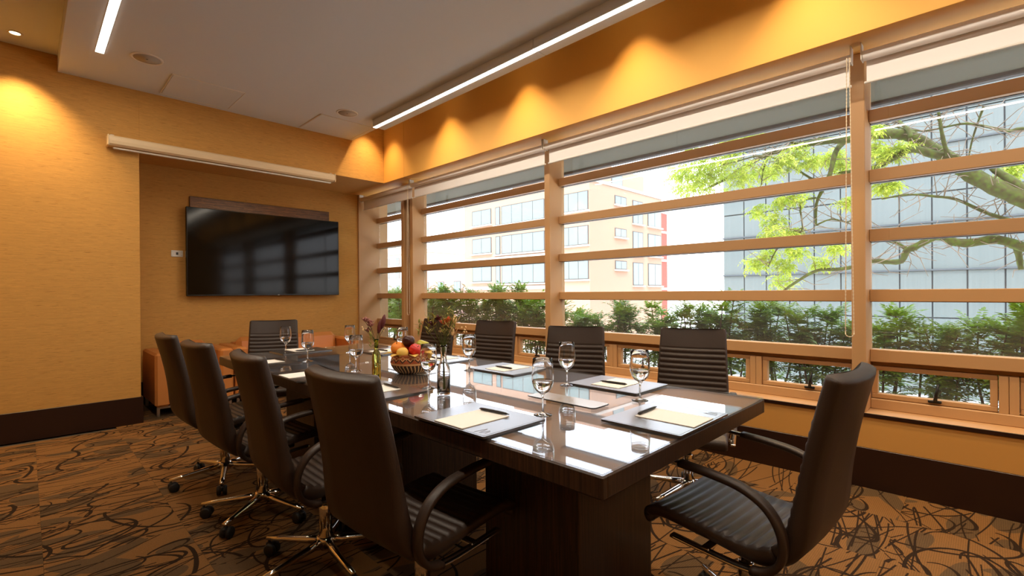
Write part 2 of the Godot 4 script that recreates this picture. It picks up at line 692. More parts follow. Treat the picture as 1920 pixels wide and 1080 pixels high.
	linear_light("boxed glowing light line at ceiling edge, near length", Vector3(2.83, 3.172, -2.55), Vector3(2.985, CEIL, 2.4), 2.834, 2.878, true)
	var n := 0
	for z in [-5.68, -4.45, -3.22, -2.0, -0.76, 0.5, 1.7]:
		var where: String = ["nearest the television niche", "second from the television niche", "third from the television niche", "fourth from the television niche", "fifth from the television niche", "sixth from the television niche", "farthest from the television niche"][n]
		downlight("hidden downlight washing the golden header, " + where, Vector3(3.2, 3.655, z), 40.0, SPOT)
		n += 1
	downlight("small round downlight glowing in ceiling beside wallpaper wall", Vector3(-0.05, 3.398, -5.64), 48.0, SPOT * 1.5)
	downlight("small round downlight further along the wallpaper wall", Vector3(-1.3, 3.398, -5.64), 48.0, SPOT * 1.5)
	# ceiling fittings
	for s in [[0.735, -5.06, "round loudspeaker set in ceiling near recessed light line"], [2.52, -5.05, "round loudspeaker set in ceiling near boxed light line"]]:
		var t := thing("ceiling_speaker", s[2], "speaker", Vector3(s[0], CEIL, s[1]), 0, "ceiling loudspeakers")
		part("rim", lathe([[0.095, 0.0], [0.097, -0.006], [0.112, -0.006], [0.115, 0.0]], 36), M.white_plastic, t)
		part("grille", lathe([[0.0, 0.0], [0.0955, 0.0], [0.095, -0.005], [0.0, -0.007]], 36), M.grille, t)
		box("badge", Vector3(-0.006, -0.009, -0.004), Vector3(0.006, -0.006, 0.004), M.black, t, 0.001)
	for s in [[0.945, 1.55, -5.825, -5.24, "square ceiling access panel above the projection screen"], [2.32, 2.975, -5.88, -5.27, "ceiling access panel in corner beside boxed light"]]:
		var c := Vector3((s[0] + s[1]) / 2, CEIL, (s[2] + s[3]) / 2)
		var t := thing("ceiling_access_panel", s[4], "panel", c, 0, "ceiling access panels")
		var w: float = s[1] - s[0]
		var d: float = s[3] - s[2]
		part("leaf", bevel_box(Vector3(w - 0.02, 0.008, d - 0.02), 0.002), M.ceiling, t, Vector3(0, -0.003, 0))
		for e in [-1, 1]:
			part("frame_bar", bevel_box(Vector3(0.006, 0.008, d), 0.001), M.white_metal, t, Vector3(e * (w / 2 - 0.003), -0.004, 0))
			part("frame_bar", bevel_box(Vector3(w - 0.012, 0.008, 0.006), 0.001), M.white_metal, t, Vector3(0, -0.004, e * (d / 2 - 0.003)))


# ---------------------------------------------------------------- windows and blinds
const RAIL_X := 3.905
const RAILS := [2.392, 1.999, 1.609, 1.2145, 0.822]


func build_windows() -> void:
	struct_box("window_sill", Vector3(3.752, 0.447, NICHE_Z), Vector3(4.1, 0.472, BACK_Z), M.bronze, "brown metal sill along the foot of the windows", "sill", 0.003)
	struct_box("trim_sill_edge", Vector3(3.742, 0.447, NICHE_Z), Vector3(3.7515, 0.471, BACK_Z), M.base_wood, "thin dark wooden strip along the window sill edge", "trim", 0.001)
	struct_box("trim_1", Vector3(3.6, 0, NICHE_Z - 0.15), Vector3(4.1, 2.767, NICHE_Z + 0.03), M.bronze, "bronze end jamb of the window wall in the niche", "jamb")
	var posts := [[-5.94, -5.65], [-3.25, -3.179], [-0.635, -0.56], [1.985, 2.06]]
	var k := 0
	for p in posts:
		var t := thing("trim_%d" % (k + 2), ["wide double bronze window post beside the niche", "slim bronze window post behind the middle chairs", "slim bronze window post behind the nearest chair", "slim bronze window post outside the picture"][k], "post", Vector3(3.76, 0.472, (p[0] + p[1]) / 2), 0, "", "structure")
		var hw: float = (p[1] - p[0]) / 2
		if k == 0:
			for e in [-1, 1]:
				box("post", Vector3(0, 0, e * hw - (0.07 if e > 0 else 0.0)), Vector3(0.24, 2.295, e * hw + (0.07 if e < 0 else 0.0)), M.bronze, t)
			box("infill", Vector3(0.1, 0, -hw + 0.07), Vector3(0.24, 2.295, hw - 0.07), M.bronze, t)
		else:
			box("post", Vector3(0, 0, -hw), Vector3(0.24, 2.295, hw), M.bronze, t)
		k += 1
	var bays := [[NICHE_Z + 0.03, -5.94], [-5.65, -3.25], [-3.179, -0.635], [-0.56, 1.985], [2.06, BACK_Z]]
	var names := ["narrow window bay with slatted rails inside the niche", "window bay with slatted rails between wide and slim post", "window bay with slatted rails behind the nearest window-side chairs", "window bay with slatted rails at right edge of picture", "window bay beyond the picture"]
	for b in bays.size():
		var z0: float = bays[b][0]
		var z1: float = bays[b][1]
		var w := thing("window_%d" % (b + 1), names[b], "window", Vector3(3.95, 0.472, (z0 + z1) / 2), 0, "", "structure")
		var o := w.position
		var half := [z0, z1] if z1 - z0 < 1.2 else [z0, (z0 + z1) / 2, z1]
		var edges := [0.786]
		for r in 5:
			var y: float = RAILS[4 - r]
			var rail := box("rail", Vector3(RAIL_X, y - 0.039, z0 + 0.001) - o, Vector3(4.0, y + 0.039, z1 - 0.001) - o, M.bronze, w, 0.003)
			box("gasket", Vector3(0.0, -0.0425, -(z1 - z0) / 2 + 0.002), Vector3(0.04, -0.0395, (z1 - z0) / 2 - 0.002), M.black, rail, 0.0005)
			if b == 3:  # a short spliced end piece by the post
				box("end_sleeve", Vector3(-0.049, -0.0398, -(z1 - z0) / 2 + 0.001), Vector3(0.0, 0.0398, -(z1 - z0) / 2 + 0.105), M.bronze, rail, 0.002)
			edges.append(y)
		for r in 5:
			var y0: float = RAILS[4 - r] + 0.039
			var y1: float = 2.767 if r == 4 else RAILS[3 - r] - 0.039
			for h in half.size() - 1:
				box("pane", Vector3(3.953, y0 - 0.008, half[h] + 0.0015) - o, Vector3(3.961, y1 + 0.008 * (1 if r < 4 else 0), half[h + 1] - 0.0015) - o, M.glass, w, 0.0003)
		# row of awning sashes along the bottom
		box("bottom_rail", Vector3(3.915, 0.472, z0) - o, Vector3(4.02, 0.538, z1) - o, M.bronze, w, 0.004)
		box("set_back_rail", Vector3(3.968, 0.752, z0) - o, Vector3(4.0, 0.786, z1) - o, M.bronze, w, 0.002)
		var n := maxi(1, int(round((z1 - z0) / 0.64)))
		var pitch := (z1 - z0) / n
		for s in n:
			var a := z0 + s * pitch
			if s > 0:
				box("mullion", Vector3(3.92, 0.538, a - 0.041) - o, Vector3(3.945, 0.752, a - 0.0012) - o, M.bronze, w, 0.002)
				box("mullion", Vector3(3.92, 0.538, a + 0.0012) - o, Vector3(3.945, 0.752, a + 0.041) - o, M.bronze, w, 0.002)
				box("mullion_core", Vector3(3.945, 0.538, a - 0.041) - o, Vector3(4.0, 0.752, a + 0.041) - o, M.bronze, w, 0.002)
			var s0 := a + (0.044 if s > 0 else 0.004)
			var s1 := a + pitch - (0.044 if s < n - 1 else 0.004)
			var sash := part("awning_sash", bevel_box(Vector3(0.05, 0.032, s1 - s0), 0.004), M.bronze, w, Vector3(3.957, 0.5565, (s0 + s1) / 2) - o)
			var zz := (s1 - s0) / 2
			part("top_bar", bevel_box(Vector3(0.05, 0.027, s1 - s0), 0.004), M.bronze, sash, Vector3(0, 0.181, 0))
			for e in [-1, 1]:
				part("side_bar", bevel_box(Vector3(0.05, 0.155, 0.033), 0.003), M.bronze, sash, Vector3(0, 0.092, e * (zz - 0.0165)))
			part("sash_pane", bevel_box(Vector3(0.006, 0.152, s1 - s0 - 0.064), 0.0003), M.glass, sash, Vector3(0.005, 0.092, 0))
			var grip := part("handle_plate", bevel_box(Vector3(0.016, 0.018, 0.064), 0.004), M.black, sash, Vector3(-0.033, 0.004, 0.02))
			grip.set_meta("label", "black sash handle plate")
			part("handle_lever", tube([Vector3(-0.045, 0.008, 0.022), Vector3(-0.055, 0.05, 0.028), Vector3(-0.05, 0.115, 0.038)], [0.010, 0.009, 0.005], 8), M.black, sash)
	# roller blinds
	var spans := [[-6.86, -5.5], [-5.485, -3.145], [-3.125, -0.605], [-0.555, 2.0]]
	var blind_labels := ["short grey-shaded roller blind inside the niche", "white roller blind above the second window bay", "long white roller blind above the middle window bay", "white roller blind at right edge, above window post"]
	for b in 4:
		var z0: float = spans[b][0]
		var z1: float = spans[b][1]
		var t := thing("roller_blind", blind_labels[b], "blind", Vector3(3.64, 2.69, (z0 + z1) / 2), 0, "roller blinds rolled up over the windows")
		var L := (z1 - z0) / 2
		part("roll", tube([Vector3(0, 0, -L + 0.008), Vector3(0, 0, L - 0.008)], 0.031, 20), M.blind, t)
		box("fabric", Vector3(0.031, -0.15, -L + 0.02), Vector3(0.033, 0.005, L - 0.02), M.blind, t, 0.0004)
		box("bottom_bar", Vector3(0.026, -0.16, -L + 0.018), Vector3(0.038, -0.148, L - 0.018), M.white_plastic, t, 0.002)
		for e in [-1, 1]:
			part("bracket", bevel_box(Vector3(0.07, 0.105, 0.006), 0.002), M.white_metal, t, Vector3(0.0, 0.024, e * (L - 0.002)))
			part("bottom_cap", bevel_box(Vector3(0.014, 0.014, 0.012), 0.002), M.white_plastic, t, Vector3(0.032, -0.154, e * (L - 0.014)))
		if b in [0, 2]:  # bead chain loop
			var wide := 0.022 if b == 2 else 0.03
			var pts := []
			var rad := []
			var end := L - 0.012
			var low := 0.96 - 2.69
			var path := []
			for s in 150:
				path.append(Vector3(0.03, lerpf(0.0, low + wide, s / 149.0), end - wide * (0.3 + 0.7 * s / 149.0)))
			for s in 9:
				var a := PI + PI * s / 8.0
				path.append(Vector3(0.03, low + wide + sin(a) * wide, end + cos(a) * wide))
			for s in 150:
				path.append(Vector3(0.03, lerpf(low + wide, 0.0, s / 149.0), end + wide * (0.3 + 0.7 * (1.0 - s / 149.0))))
			for s in path.size():
				pts.append(path[s] + Vector3(-0.075, 0, 0))
				rad.append(0.0036 if s % 2 == 0 else 0.0016)
			part("bead_chain", tube(pts, rad, 6), M.cord, t)


# ---------------------------------------------------------------- things on the television wall
func build_niche() -> void:
	# projection screen in its housing
	var t := thing("projection_screen", "rolled-up cream projection screen housing above the niche", "projection screen", Vector3(1.64, 2.70, WALL_Z + 0.06))
	var prof := [Vector2(-0.055, 0.04), Vector2(0.03, 0.05), Vector2(0.05, 0.035), Vector2(0.055, 0.0), Vector2(0.05, -0.03), Vector2(0.03, -0.045), Vector2(-0.055, -0.045)]
	var rings := []
	for x in [-1.085, 1.085]:
		var r := PackedVector3Array()
		for p in prof:
			r.append(Vector3(x, p.y, p.x))
		rings.append(r)
	part("housing", loft(rings, true, false), M.screen_case, t)
	for e in [-1, 1]:
		part("end_cap", bevel_box(Vector3(0.016, 0.104, 0.116), 0.012), M.screen_case, t, Vector3(e * 1.092, 0.001, 0))
		part("hanger", bevel_box(Vector3(0.03, 0.016, 0.05), 0.003), M.white_metal, t, Vector3(e * 1.06, 0.055, -0.02))
	part("bottom_bar", bevel_box(Vector3(2.11, 0.014, 0.03), 0.005), M.white_metal, t, Vector3(0.0, -0.062, 0.0))
	# panel and television
	var z := NICHE_Z
	single("wall_panel", bevel_box(Vector3(1.735, 0.75, 0.03), 0.004), M.panel_wood, "dark grained wooden wall panel rising behind the television", "panel", Vector3(2.27, 2.075, z + 0.015))
	var tv := thing("television", "large flat black television hung in the niche", "television", Vector3(2.29, 1.77, z + 0.1))
	part("casing", bevel_box(Vector3(1.89, 1.07, 0.05), 0.006), M.bezel, tv)
	part("mount", bevel_box(Vector3(0.7, 0.5, 0.05), 0.003), M.black, tv, Vector3(0, 0, -0.045))
	part("screen", bevel_box(Vector3(1.868, 1.044, 0.004), 0.001), M.screen, tv, Vector3(0, 0.004, 0.0255))
	part("badge", bevel_box(Vector3(0.022, 0.006, 0.003), 0.0008), M.white_metal, tv, Vector3(0.1, -0.527, 0.0262))
	var out := thing("wall_outlet", "small white wall outlet left of the television", "outlet", Vector3(1.275, 1.745, z))
	part("plate", bevel_box(Vector3(0.118, 0.076, 0.01), 0.003), M.white_plastic, out, Vector3(0, 0, 0.005))
	part("socket", bevel_box(Vector3(0.022, 0.03, 0.004), 0.001), M.black, out, Vector3(0, 0, 0.011))
	for e in [-1, 1]:
		for f in [-1, 1]:
			part("screw", lathe([[0.0, 0.0], [0.004, 0.0], [0.003, 0.002], [0.0, 0.002]], 8), M.steel, out, Vector3(e * 0.047, f * 0.022, 0.01), Vector3(90, 0, 0))


# a club seat: boxy arms, loose cushions, flat steel runners; front faces +z
func club_seat(called: String, label: String, at: Vector3, width: float, seats: int) -> void:
	var t := thing(called, label, "sofa" if seats > 1 else "armchair", at, 0)
	var w := width / 2
	var d := 0.37
	for e in [-1, 1]:
		part("arm", bevel_box(Vector3(0.128, 0.55, 2 * d), 0.022), M.tan, t, Vector3(e * (w - 0.064), 0.375, 0))
	part("back", bevel_box(Vector3(width - 0.256, 0.56, 0.15), 0.022), M.tan, t, Vector3(0, 0.38, -d + 0.075))
	part("seat_base", bevel_box(Vector3(width - 0.262, 0.19, 2 * d - 0.16), 0.012), M.tan, t, Vector3(0, 0.195, 0.078))
	var cw := (width - 0.27) / seats
	for s in seats:
		var x := -w + 0.135 + cw * (s + 0.5)
		part("seat_cushion", bevel_box(Vector3(cw - 0.006, 0.15, 2 * d - 0.17), 0.045), M.tan, t, Vector3(x, 0.365, 0.078))
		part("back_cushion", bevel_box(Vector3(cw - 0.012, 0.30, 0.15), 0.055), M.tan, t, Vector3(x, 0.575, -d + 0.21), Vector3(-8, 0, 0))
	for e in [-1, 1]:
		part("runner", bevel_box(Vector3(width - 0.03, 0.022, 0.03), 0.003), M.steel, t, Vector3(0, 0.089, e * (d - 0.04)))
		for f in [-1, 1]:
			part("leg", bevel_box(Vector3(0.03, 0.08, 0.03), 0.003), M.steel, t, Vector3(f * (w - 0.03), 0.04, e * (d - 0.04)))


# ---------------------------------------------------------------- the table and what lies on it
const TOP := 0.80
const K := 0.9184


func build_table() -> void:
	var t := thing("conference_table", "long dark wooden conference table with glass top", "table", Vector3(1.597, 0, -2.351))
	var hw := 0.599
	var hl := 1.673
	part("tabletop", bevel_box(Vector3(2 * hw - 0.004, 0.05, 2 * hl - 0.004), 0.003), M.wood, t, Vector3(0, TOP - 0.0075 - 0.025, 0))
	for e in [-1, 1]:
		part("edge_board", bevel_box(Vector3(0.02, 0.055, 2 * hl), 0.002), M.wood, t, Vector3(e * (hw - 0.01), TOP - 0.037, 0))
		part("edge_board", bevel_box(Vector3(2 * hw - 0.04, 0.055, 0.02), 0.002), M.wood, t, Vector3(0, TOP - 0.037, e * (hl - 0.01)))
	for s in 3:
		part("glass_sheet", bevel_box(Vector3(2 * hw - 0.006, 0.006, 2 * hl / 3 - 0.004), 0.0008), M.table_glass, t, Vector3(0, TOP - 0.003, (s - 1) * 2 * hl / 3))
	part("apron", bevel_box(Vector3(2 * hw - 0.06, 0.02, 2 * hl - 0.06), 0.003), M.wood, t, Vector3(0, TOP - 0.072, 0))
	for z in [1.092, -0.02, -1.092]:
		var p := part("pedestal", bevel_box(Vector3(0.5, 0.66, 0.487), 0.004), M.wood, t, Vector3(0, 0.382, z))
		part("plinth", bevel_box(Vector3(0.46, 0.052, 0.45), 0.002), M.black, p, Vector3(0, -0.356, 0))
	for s in [[1.73, -1.37, "nearest the camera"], [1.712, -2.6, "beside the fruit bowl"]]:
		var h := thing("cable_hatch", "flush pale cable hatch in the tabletop, " + s[2], "hatch", Vector3(s[0] * K, TOP, s[1] * K), 0, "cable hatches")
		part("rim", rounded_plate(0.116, 0.358, 0.0015, 0.02), M.black, h)
		var lid := part("lid", rounded_plate(0.11, 0.352, 0.0015, 0.018), M.hatch, h, Vector3(0, 0.0012, 0))
		lid.set_meta("label", "pale brushed metal lid")


func pen_mesh() -> ArrayMesh:
	return tube([Vector3(-0.071, 0, 0), Vector3(-0.062, 0, 0), Vector3(-0.058, 0, 0), Vector3(-0.02, 0, 0), Vector3(0.05, 0, 0), Vector3(0.066, 0, 0), Vector3(0.067, 0, 0), Vector3(0.074, 0, 0)], [0.0012, 0.0022, 0.0042, 0.0056, 0.0056, 0.005, 0.0024, 0.0024], 12)


func build_settings() -> void:
	var board := rounded_plate(0.294, 0.378, 0.007, 0.006, 3)
	var face := rounded_plate(0.278, 0.362, 0.001, 0.004, 3)
	var sheet := bevel_box(Vector3(0.216, 0.0025, 0.152), 0.0004)
	var pen := pen_mesh()
	# middle of the pad, turn, pen along, words
	var spots := [
		[1.234, -1.41, 0.0, "the nearest left-hand chair"], [1.238, -2.185, 0.0, "the second left-hand chair"], [1.206, -2.925, 0.0, "the third left-hand chair"], [1.215, -3.66, 0.0, "the farthest left-hand chair"],
		[2.19, -1.395, 180.0, "the nearest window-side chair"], [2.165, -2.19, 180.0, "the second window-side chair"], [2.14, -2.88, 180.0, "the third window-side chair"], [2.13, -3.61, 180.0, "the farthest window-side chair"],
		[1.74, -0.893, 90.0, "the head chair nearest the camera"], [1.66, -4.2, -90.0, "the end chair before the television"],
	]
	for s in spots:
		var turn: float = s[2]
		var b := Basis(Vector3.UP, deg_to_rad(turn))
		var at := Vector3(s[0] * K, TOP, s[1] * K)
		var t := thing("desk_pad", "dark leather desk pad laid at " + s[3], "desk pad", at, turn, "leather desk pads")
		part("board", board, M.pad, t)
		part("writing_surface", face, M.pad, t, Vector3(0, 0.0065, 0))
		if turn in [0.0, 90.0]:  # a small embossed device near one corner
			for k in 4:
				part("emblem_stroke", bevel_box(Vector3(0.05 - 0.008 * k, 0.0006, 0.0016), 0.0002), M.pad_line, t, Vector3(-0.105, 0.0077, 0.13 + 0.011 * k), Vector3(0, 20 * (k % 2) - 10, 0))
		var away := -0.03 if turn != 180.0 else 0.0
		single("notepad", sheet, M.paper, "cream notepad on the desk pad at " + s[3], "notepad", at + b * Vector3(away, 0.0088, 0.0), Vector3(0, turn, 0), "cream notepads")
		single("pen", pen, M.pen, "dark ballpoint pen on the notepad at " + s[3], "pen", at + b * Vector3(0.072 if turn != 180.0 else 0.03, 0.0158, 0.005), Vector3(0, turn + 90 + rng.randf_range(-6, 6), 0), "ballpoint pens")
	# wine glasses with water
	var outer := [[0.0, 0.0], [0.037, 0.0], [0.0375, 0.0012], [0.03, 0.0035], [0.01, 0.009], [0.0048, 0.015], [0.0038, 0.03], [0.0038, 0.065], [0.0048, 0.078], [0.011, 0.086], [0.026, 0.096], [0.037, 0.111], [0.0432, 0.13], [0.0445, 0.147], [0.0435, 0.168], [0.0415, 0.195], [0.0392, 0.2265], [0.0386, 0.2272], [0.038, 0.2265], [0.0402, 0.195], [0.0421, 0.168], [0.043, 0.147], [0.0417, 0.131], [0.0356, 0.1125], [0.0248, 0.0982], [0.0098, 0.0895], [0.0, 0.0885]]
	var wet := [[0.0, 0.0889], [0.0096, 0.0898], [0.0245, 0.0985], [0.0353, 0.1128], [0.0414, 0.1313], [0.0423, 0.139], [0.0, 0.139]]
	var g_mesh := lathe(outer, 32)
	var w_mesh := lathe(wet, 32)
	var glasses := [
		[1.453, -1.271, "beside the nearest left-hand desk pad"], [1.462, -2.059, "in front of the fruit bowl"], [1.473, -2.856, "left of the green bottle vase"], [1.443, -3.531, "beside the farthest left-hand desk pad"], [1.502, -4.112, "at the end place before the television"],
		[1.946, -1.121, "nearest the head chair's desk pad"], [2.0, -1.58, "beside the nearest window-side desk pad"], [1.971, -2.338, "right of the clear bottle vase"], [2.057, -3.239, "behind the fruit bowl"], [1.9, -3.79, "farthest along the window side"],
	]
	for g in glasses:
		var t := thing("wine_glass", "stemmed wine glass half full of water, " + g[2], "glass", Vector3(g[0] * K, TOP, g[1] * K), rng.randf_range(0, 90), "wine glasses of water")
		t.scale = Vector3.ONE * K
		part("goblet", g_mesh, M.crystal, t)
		part("water", w_mesh, M.water, t)


func fruit(called: String, label: String, m: Material, at: Vector3, r: float, squash: float, dent: float, stem_h: float, tilt: Vector3) -> void:
	var t := thing(called, label, called.replace("_", " ").split(" ")[-1], at, 0, "")
	t.rotation_degrees = tilt
	var prof := []
	for k in 15:
		var a := -PI / 2 + PI * k / 14.0
		var top := maxf(0.0, sin(a))
		var y := sin(a) * r * squash - dent * pow(top, 6) * r * 1.2 * (1.0 - cos(a))
		prof.append([cos(a) * r * (1.0 + 0.06 * sin(a)), y])
	prof[0][0] = 0.0
	prof[14][0] = 0.0
	part("flesh", lathe(prof, 22), m, t)
	if stem_h > 0:
		var y0: float = prof[14][1] - 0.002
		part("stalk", tube([Vector3(0, y0, 0), Vector3(0.002, y0 + stem_h * 0.6, 0.001), Vector3(0.006, y0 + stem_h, 0.002)], [0.0016, 0.0014, 0.002], 6), M.brown_stem, t)


func leaf_blade(l: float, w: float, curl: float) -> ArrayMesh:
	var rings := []
	for k in 7:
		var s := k / 6.0
		var hw := w / 2 * pow(sin(PI * clampf(s, 0.03, 0.97)), 0.8)
		var y := curl * s * s
		rings.append(PackedVector3Array([Vector3(-hw, y + hw * 0.25, l * s), Vector3(0, y + 0.0006, l * s), Vector3(hw, y + hw * 0.25, l * s), Vector3(0, y - 0.0006, l * s)]))
	return loft(rings)


func build_centrepieces() -> void:
	var at := Vector3(1.684 * K, TOP, -2.562 * K)
	var bowl := thing("fruit_bowl", "round patterned clay-coloured woven bowl holding fruit", "bowl", at)
	part("bowl_wall", lathe([[0.0, 0.0], [0.07, 0.0], [0.088, 0.012], [0.108, 0.04], [0.114, 0.062], [0.108, 0.085], [0.104, 0.1], [0.108, 0.106], [0.104, 0.108], [0.098, 0.1], [0.102, 0.085], [0.106, 0.062], [0.098, 0.035], [0.07, 0.012], [0.0, 0.01]], 40), M.weave, bowl)
	for k in 7:
		var a := TAU * k / 7.0 + 2.0
		part("lining_leaf", leaf_blade(0.08, 0.055, -0.012), M.banana, bowl, Vector3(cos(a) * 0.075, 0.106, sin(a) * 0.075), Vector3(-8, 90 - rad_to_deg(a), 0))
	# fruit: position relative to the bowl
	var b := at + Vector3(0, 0.1, 0)
	fruit("orange", "bright orange fruit at left side of the bowl", M.orange, b + Vector3(-0.055, 0.036, -0.044), 0.04, 0.96, 0.1, 0.03, Vector3(20, 0, 25))
	fruit("yellow_plum", "small golden yellow fruit at front left of the bowl", M.banana, b + Vector3(-0.072, 0.018, 0.03), 0.033, 1.0, 0.15, 0.0, Vector3(0, 0, 15))
	fruit("red_apple", "shiny red apple at the front of the bowl", M.red_apple, b + Vector3(0.0, 0.028, 0.056), 0.042, 0.92, 0.35, 0.012, Vector3(24, 0, -6))
	fruit("dark_plum", "dark purple plum on top of the fruit", M.plum, b + Vector3(-0.004, 0.076, -0.014), 0.036, 0.98, 0.15, 0.0, Vector3(10, 0, 0))
	fruit("red_plum", "half hidden red plum behind the red apple", M.red_apple, b + Vector3(0.035, 0.04, -0.062), 0.032, 1.0, 0.15, 0.0, Vector3(0, 0, -10))
	fruit("green_apple", "yellow-green apple at right side of the bowl", M.green_apple, b + Vector3(0.075, 0.04, 0.012), 0.042, 1.02, 0.3, 0.012, Vector3(6, 0, -20))
	fruit("apricot", "pale apricot at right rim of the bowl", M.banana, b + Vector3(0.068, 0.0, 0.072), 0.03, 1.0, 0.15, 0.0, Vector3(0, 0, 0))
	# clear bottle with mixed flowers
	var clear := thing("clear_bottle_vase", "clear glass bottle vase with orange and cream flowers", "vase", Vector3(1.426 * K, TOP, -1.885 * K))
	clear.scale = Vector3.ONE * K
	part("bottle", lathe([[0.0, 0.0], [0.03, 0.0], [0.032, 0.004], [0.032, 0.118], [0.028, 0.138], [0.0165, 0.158], [0.0145, 0.18], [0.0145, 0.222], [0.018, 0.228], [0.018, 0.236], [0.0155, 0.238], [0.0125, 0.228], [0.0122, 0.18], [0.0142, 0.158], [0.0258, 0.137], [0.0296, 0.117], [0.0296, 0.008], [0.0, 0.006]], 28), M.crystal, clear)
	part("water", lathe([[0.0, 0.0065], [0.0292, 0.0085], [0.0292, 0.07], [0.0, 0.07]], 24), M.water, clear)
	var heads := [[0.0, 0.335, 0.02, "orange"], [-0.05, 0.33, 0.0, "wine"], [-0.018, 0.31, 0.045, "cream_dot"], [0.03, 0.325, 0.0, "cream"], [0.055, 0.345, 0.012, "cream"], [0.042, 0.285, 0.02, "cream"], [0.02, 0.41, 0.0, "spray"], [-0.045, 0.385, -0.02, "spray"], [0.055, 0.40, -0.02, "spray"], [-0.12, 0.355, 0.01, "spray"], [0.005, 0.37, -0.03, "spray"], [0.1, 0.31, 0.0, "bud"], [0.015, 0.355, 0.03, "spray"], [-0.03, 0.355, 0.02, "wine"], [0.02, 0.345, 0.04, "orange"], [-0.075, 0.365, 0.02, "spray"], [0.04, 0.37, 0.01, "spray"]]
	for h in heads:
		stem_flower(clear, Vector3(h[0], h[1], h[2]), h[3], 0.02)
	var green := thing("green_bottle_vase", "slim yellow-green glass bottle vase with dark flowers", "vase", Vector3(1.396 * K, TOP, -2.469 * K))
	green.scale = Vector3.ONE * K
	part("bottle", lathe([[0.0, 0.0], [0.022, 0.0], [0.025, 0.004], [0.025, 0.135], [0.022, 0.152], [0.0125, 0.17], [0.0115, 0.185], [0.0115, 0.22], [0.0145, 0.224], [0.0145, 0.23], [0.0125, 0.232], [0.0095, 0.224], [0.0095, 0.185], [0.0, 0.18]], 28), M.green_glass, green)
	for h in [[0.03, 0.325, 0.0, "plume"], [-0.035, 0.3, 0.01, "mauve"], [-0.06, 0.33, 0.0, "mauve"], [-0.05, 0.27, 0.02, "mauve"], [0.04, 0.29, 0.02, "bud"], [-0.045, 0.315, 0.03, "mauve"], [-0.07, 0.29, 0.0, "bud"], [0.012, 0.3, 0.0, "plume"], [-0.02, 0.26, -0.03, "spray"]]:
		stem_flower(green, Vector3(h[0], h[1], h[2]), h[3], 0.182)


func stem_flower(vase: Node3D, tip: Vector3, kind: String, from_y: float) -> void:
	# the picture's sideways axis lies along (1, 0, 1)
	var side := Vector3(0.707, 0, 0.707)
	var deep := Vector3(0.707, 0, -0.707)
	var head := side * tip.x + deep * tip.z + Vector3(0, tip.y, 0)
	var neck := side * tip.x * 0.03 + Vector3(0, 0.2, 0)
	var stem := part("stem", tube(spline([Vector3(-neck.x * 2.0, from_y, 0.004), neck, head.lerp(neck, 0.45) + Vector3(0, 0.01, 0), head], 4), 0.0013, 5), M.stem, vase)
	var petals := {"orange": M.petal_orange, "wine": M.petal_wine, "cream": M.petal_cream, "mauve": M.petal_mauve}
	if kind in ["orange", "wine", "mauve"]:
		for ring in 2:
			for k in 8 - 2 * ring:
				part("petal", leaf_blade(0.032 - 0.008 * ring, 0.018, 0.01), petals[kind], stem, head + Vector3(0, 0.003 * ring, 0), Vector3(-25 - 35 * ring, 360.0 * k / (8 - 2 * ring) + 20 * ring, 0))
	elif kind == "cream":
		for k in 3:
			part("petal", leaf_blade(0.05, 0.024, 0.014), petals.cream, stem, head - Vector3(0, 0.006, 0), Vector3(-40, 45 + 100 * k, 0))
	elif kind == "plume":
		var pts := []
		for k in 6:
			pts.append(head + Vector3(0.006 * k * 0.7, -0.035 + 0.016 * k, 0))
		part("plume", tube(pts, [0.004, 0.011, 0.014, 0.014, 0.011, 0.004], 9), M.petal_wine, stem)
	elif kind == "bud" or kind == "cream_dot":
		for k in 5:
			part("bud", lathe([[0.0, -0.005], [0.004, -0.003], [0.005, 0.0], [0.003, 0.004], [0.0, 0.005]], 8), M.petal_cream, stem, head + Vector3(rng.randf_range(-0.014, 0.014), rng.randf_range(-0.014, 0.014), rng.randf_range(-0.014, 0.014)))
	else:
		for k in 14:
			var d := Vector3(rng.randf_range(-1, 1), rng.randf_range(-0.6, 0.9), rng.randf_range(-1, 1)).normalized()
			part("sprig_leaf", leaf_blade(rng.randf_range(0.018, 0.034), 0.009, 0.005), M.spray, stem, head - Vector3(0, 0.006 * k, 0), Vector3(rng.randf_range(-60, 10), rng.randf_range(0, 360), 0))


# ---------------------------------------------------------------- chairs
# side line of the padded shell, (z, y), from the seat's nose to the top of the back; the chair looks towards -z
const SHELL := [Vector2(-0.262, 0.392), Vector2(-0.277, 0.42), Vector2(-0.262, 0.448), Vector2(-0.205, 0.461), Vector2(-0.06, 0.449), Vector2(0.07, 0.438), Vector2(0.14, 0.446), Vector2(0.19, 0.478), Vector2(0.217, 0.535), Vector2(0.242, 0.63), Vector2(0.27, 0.75), Vector2(0.302, 0.875), Vector2(0.335, 1.0)]


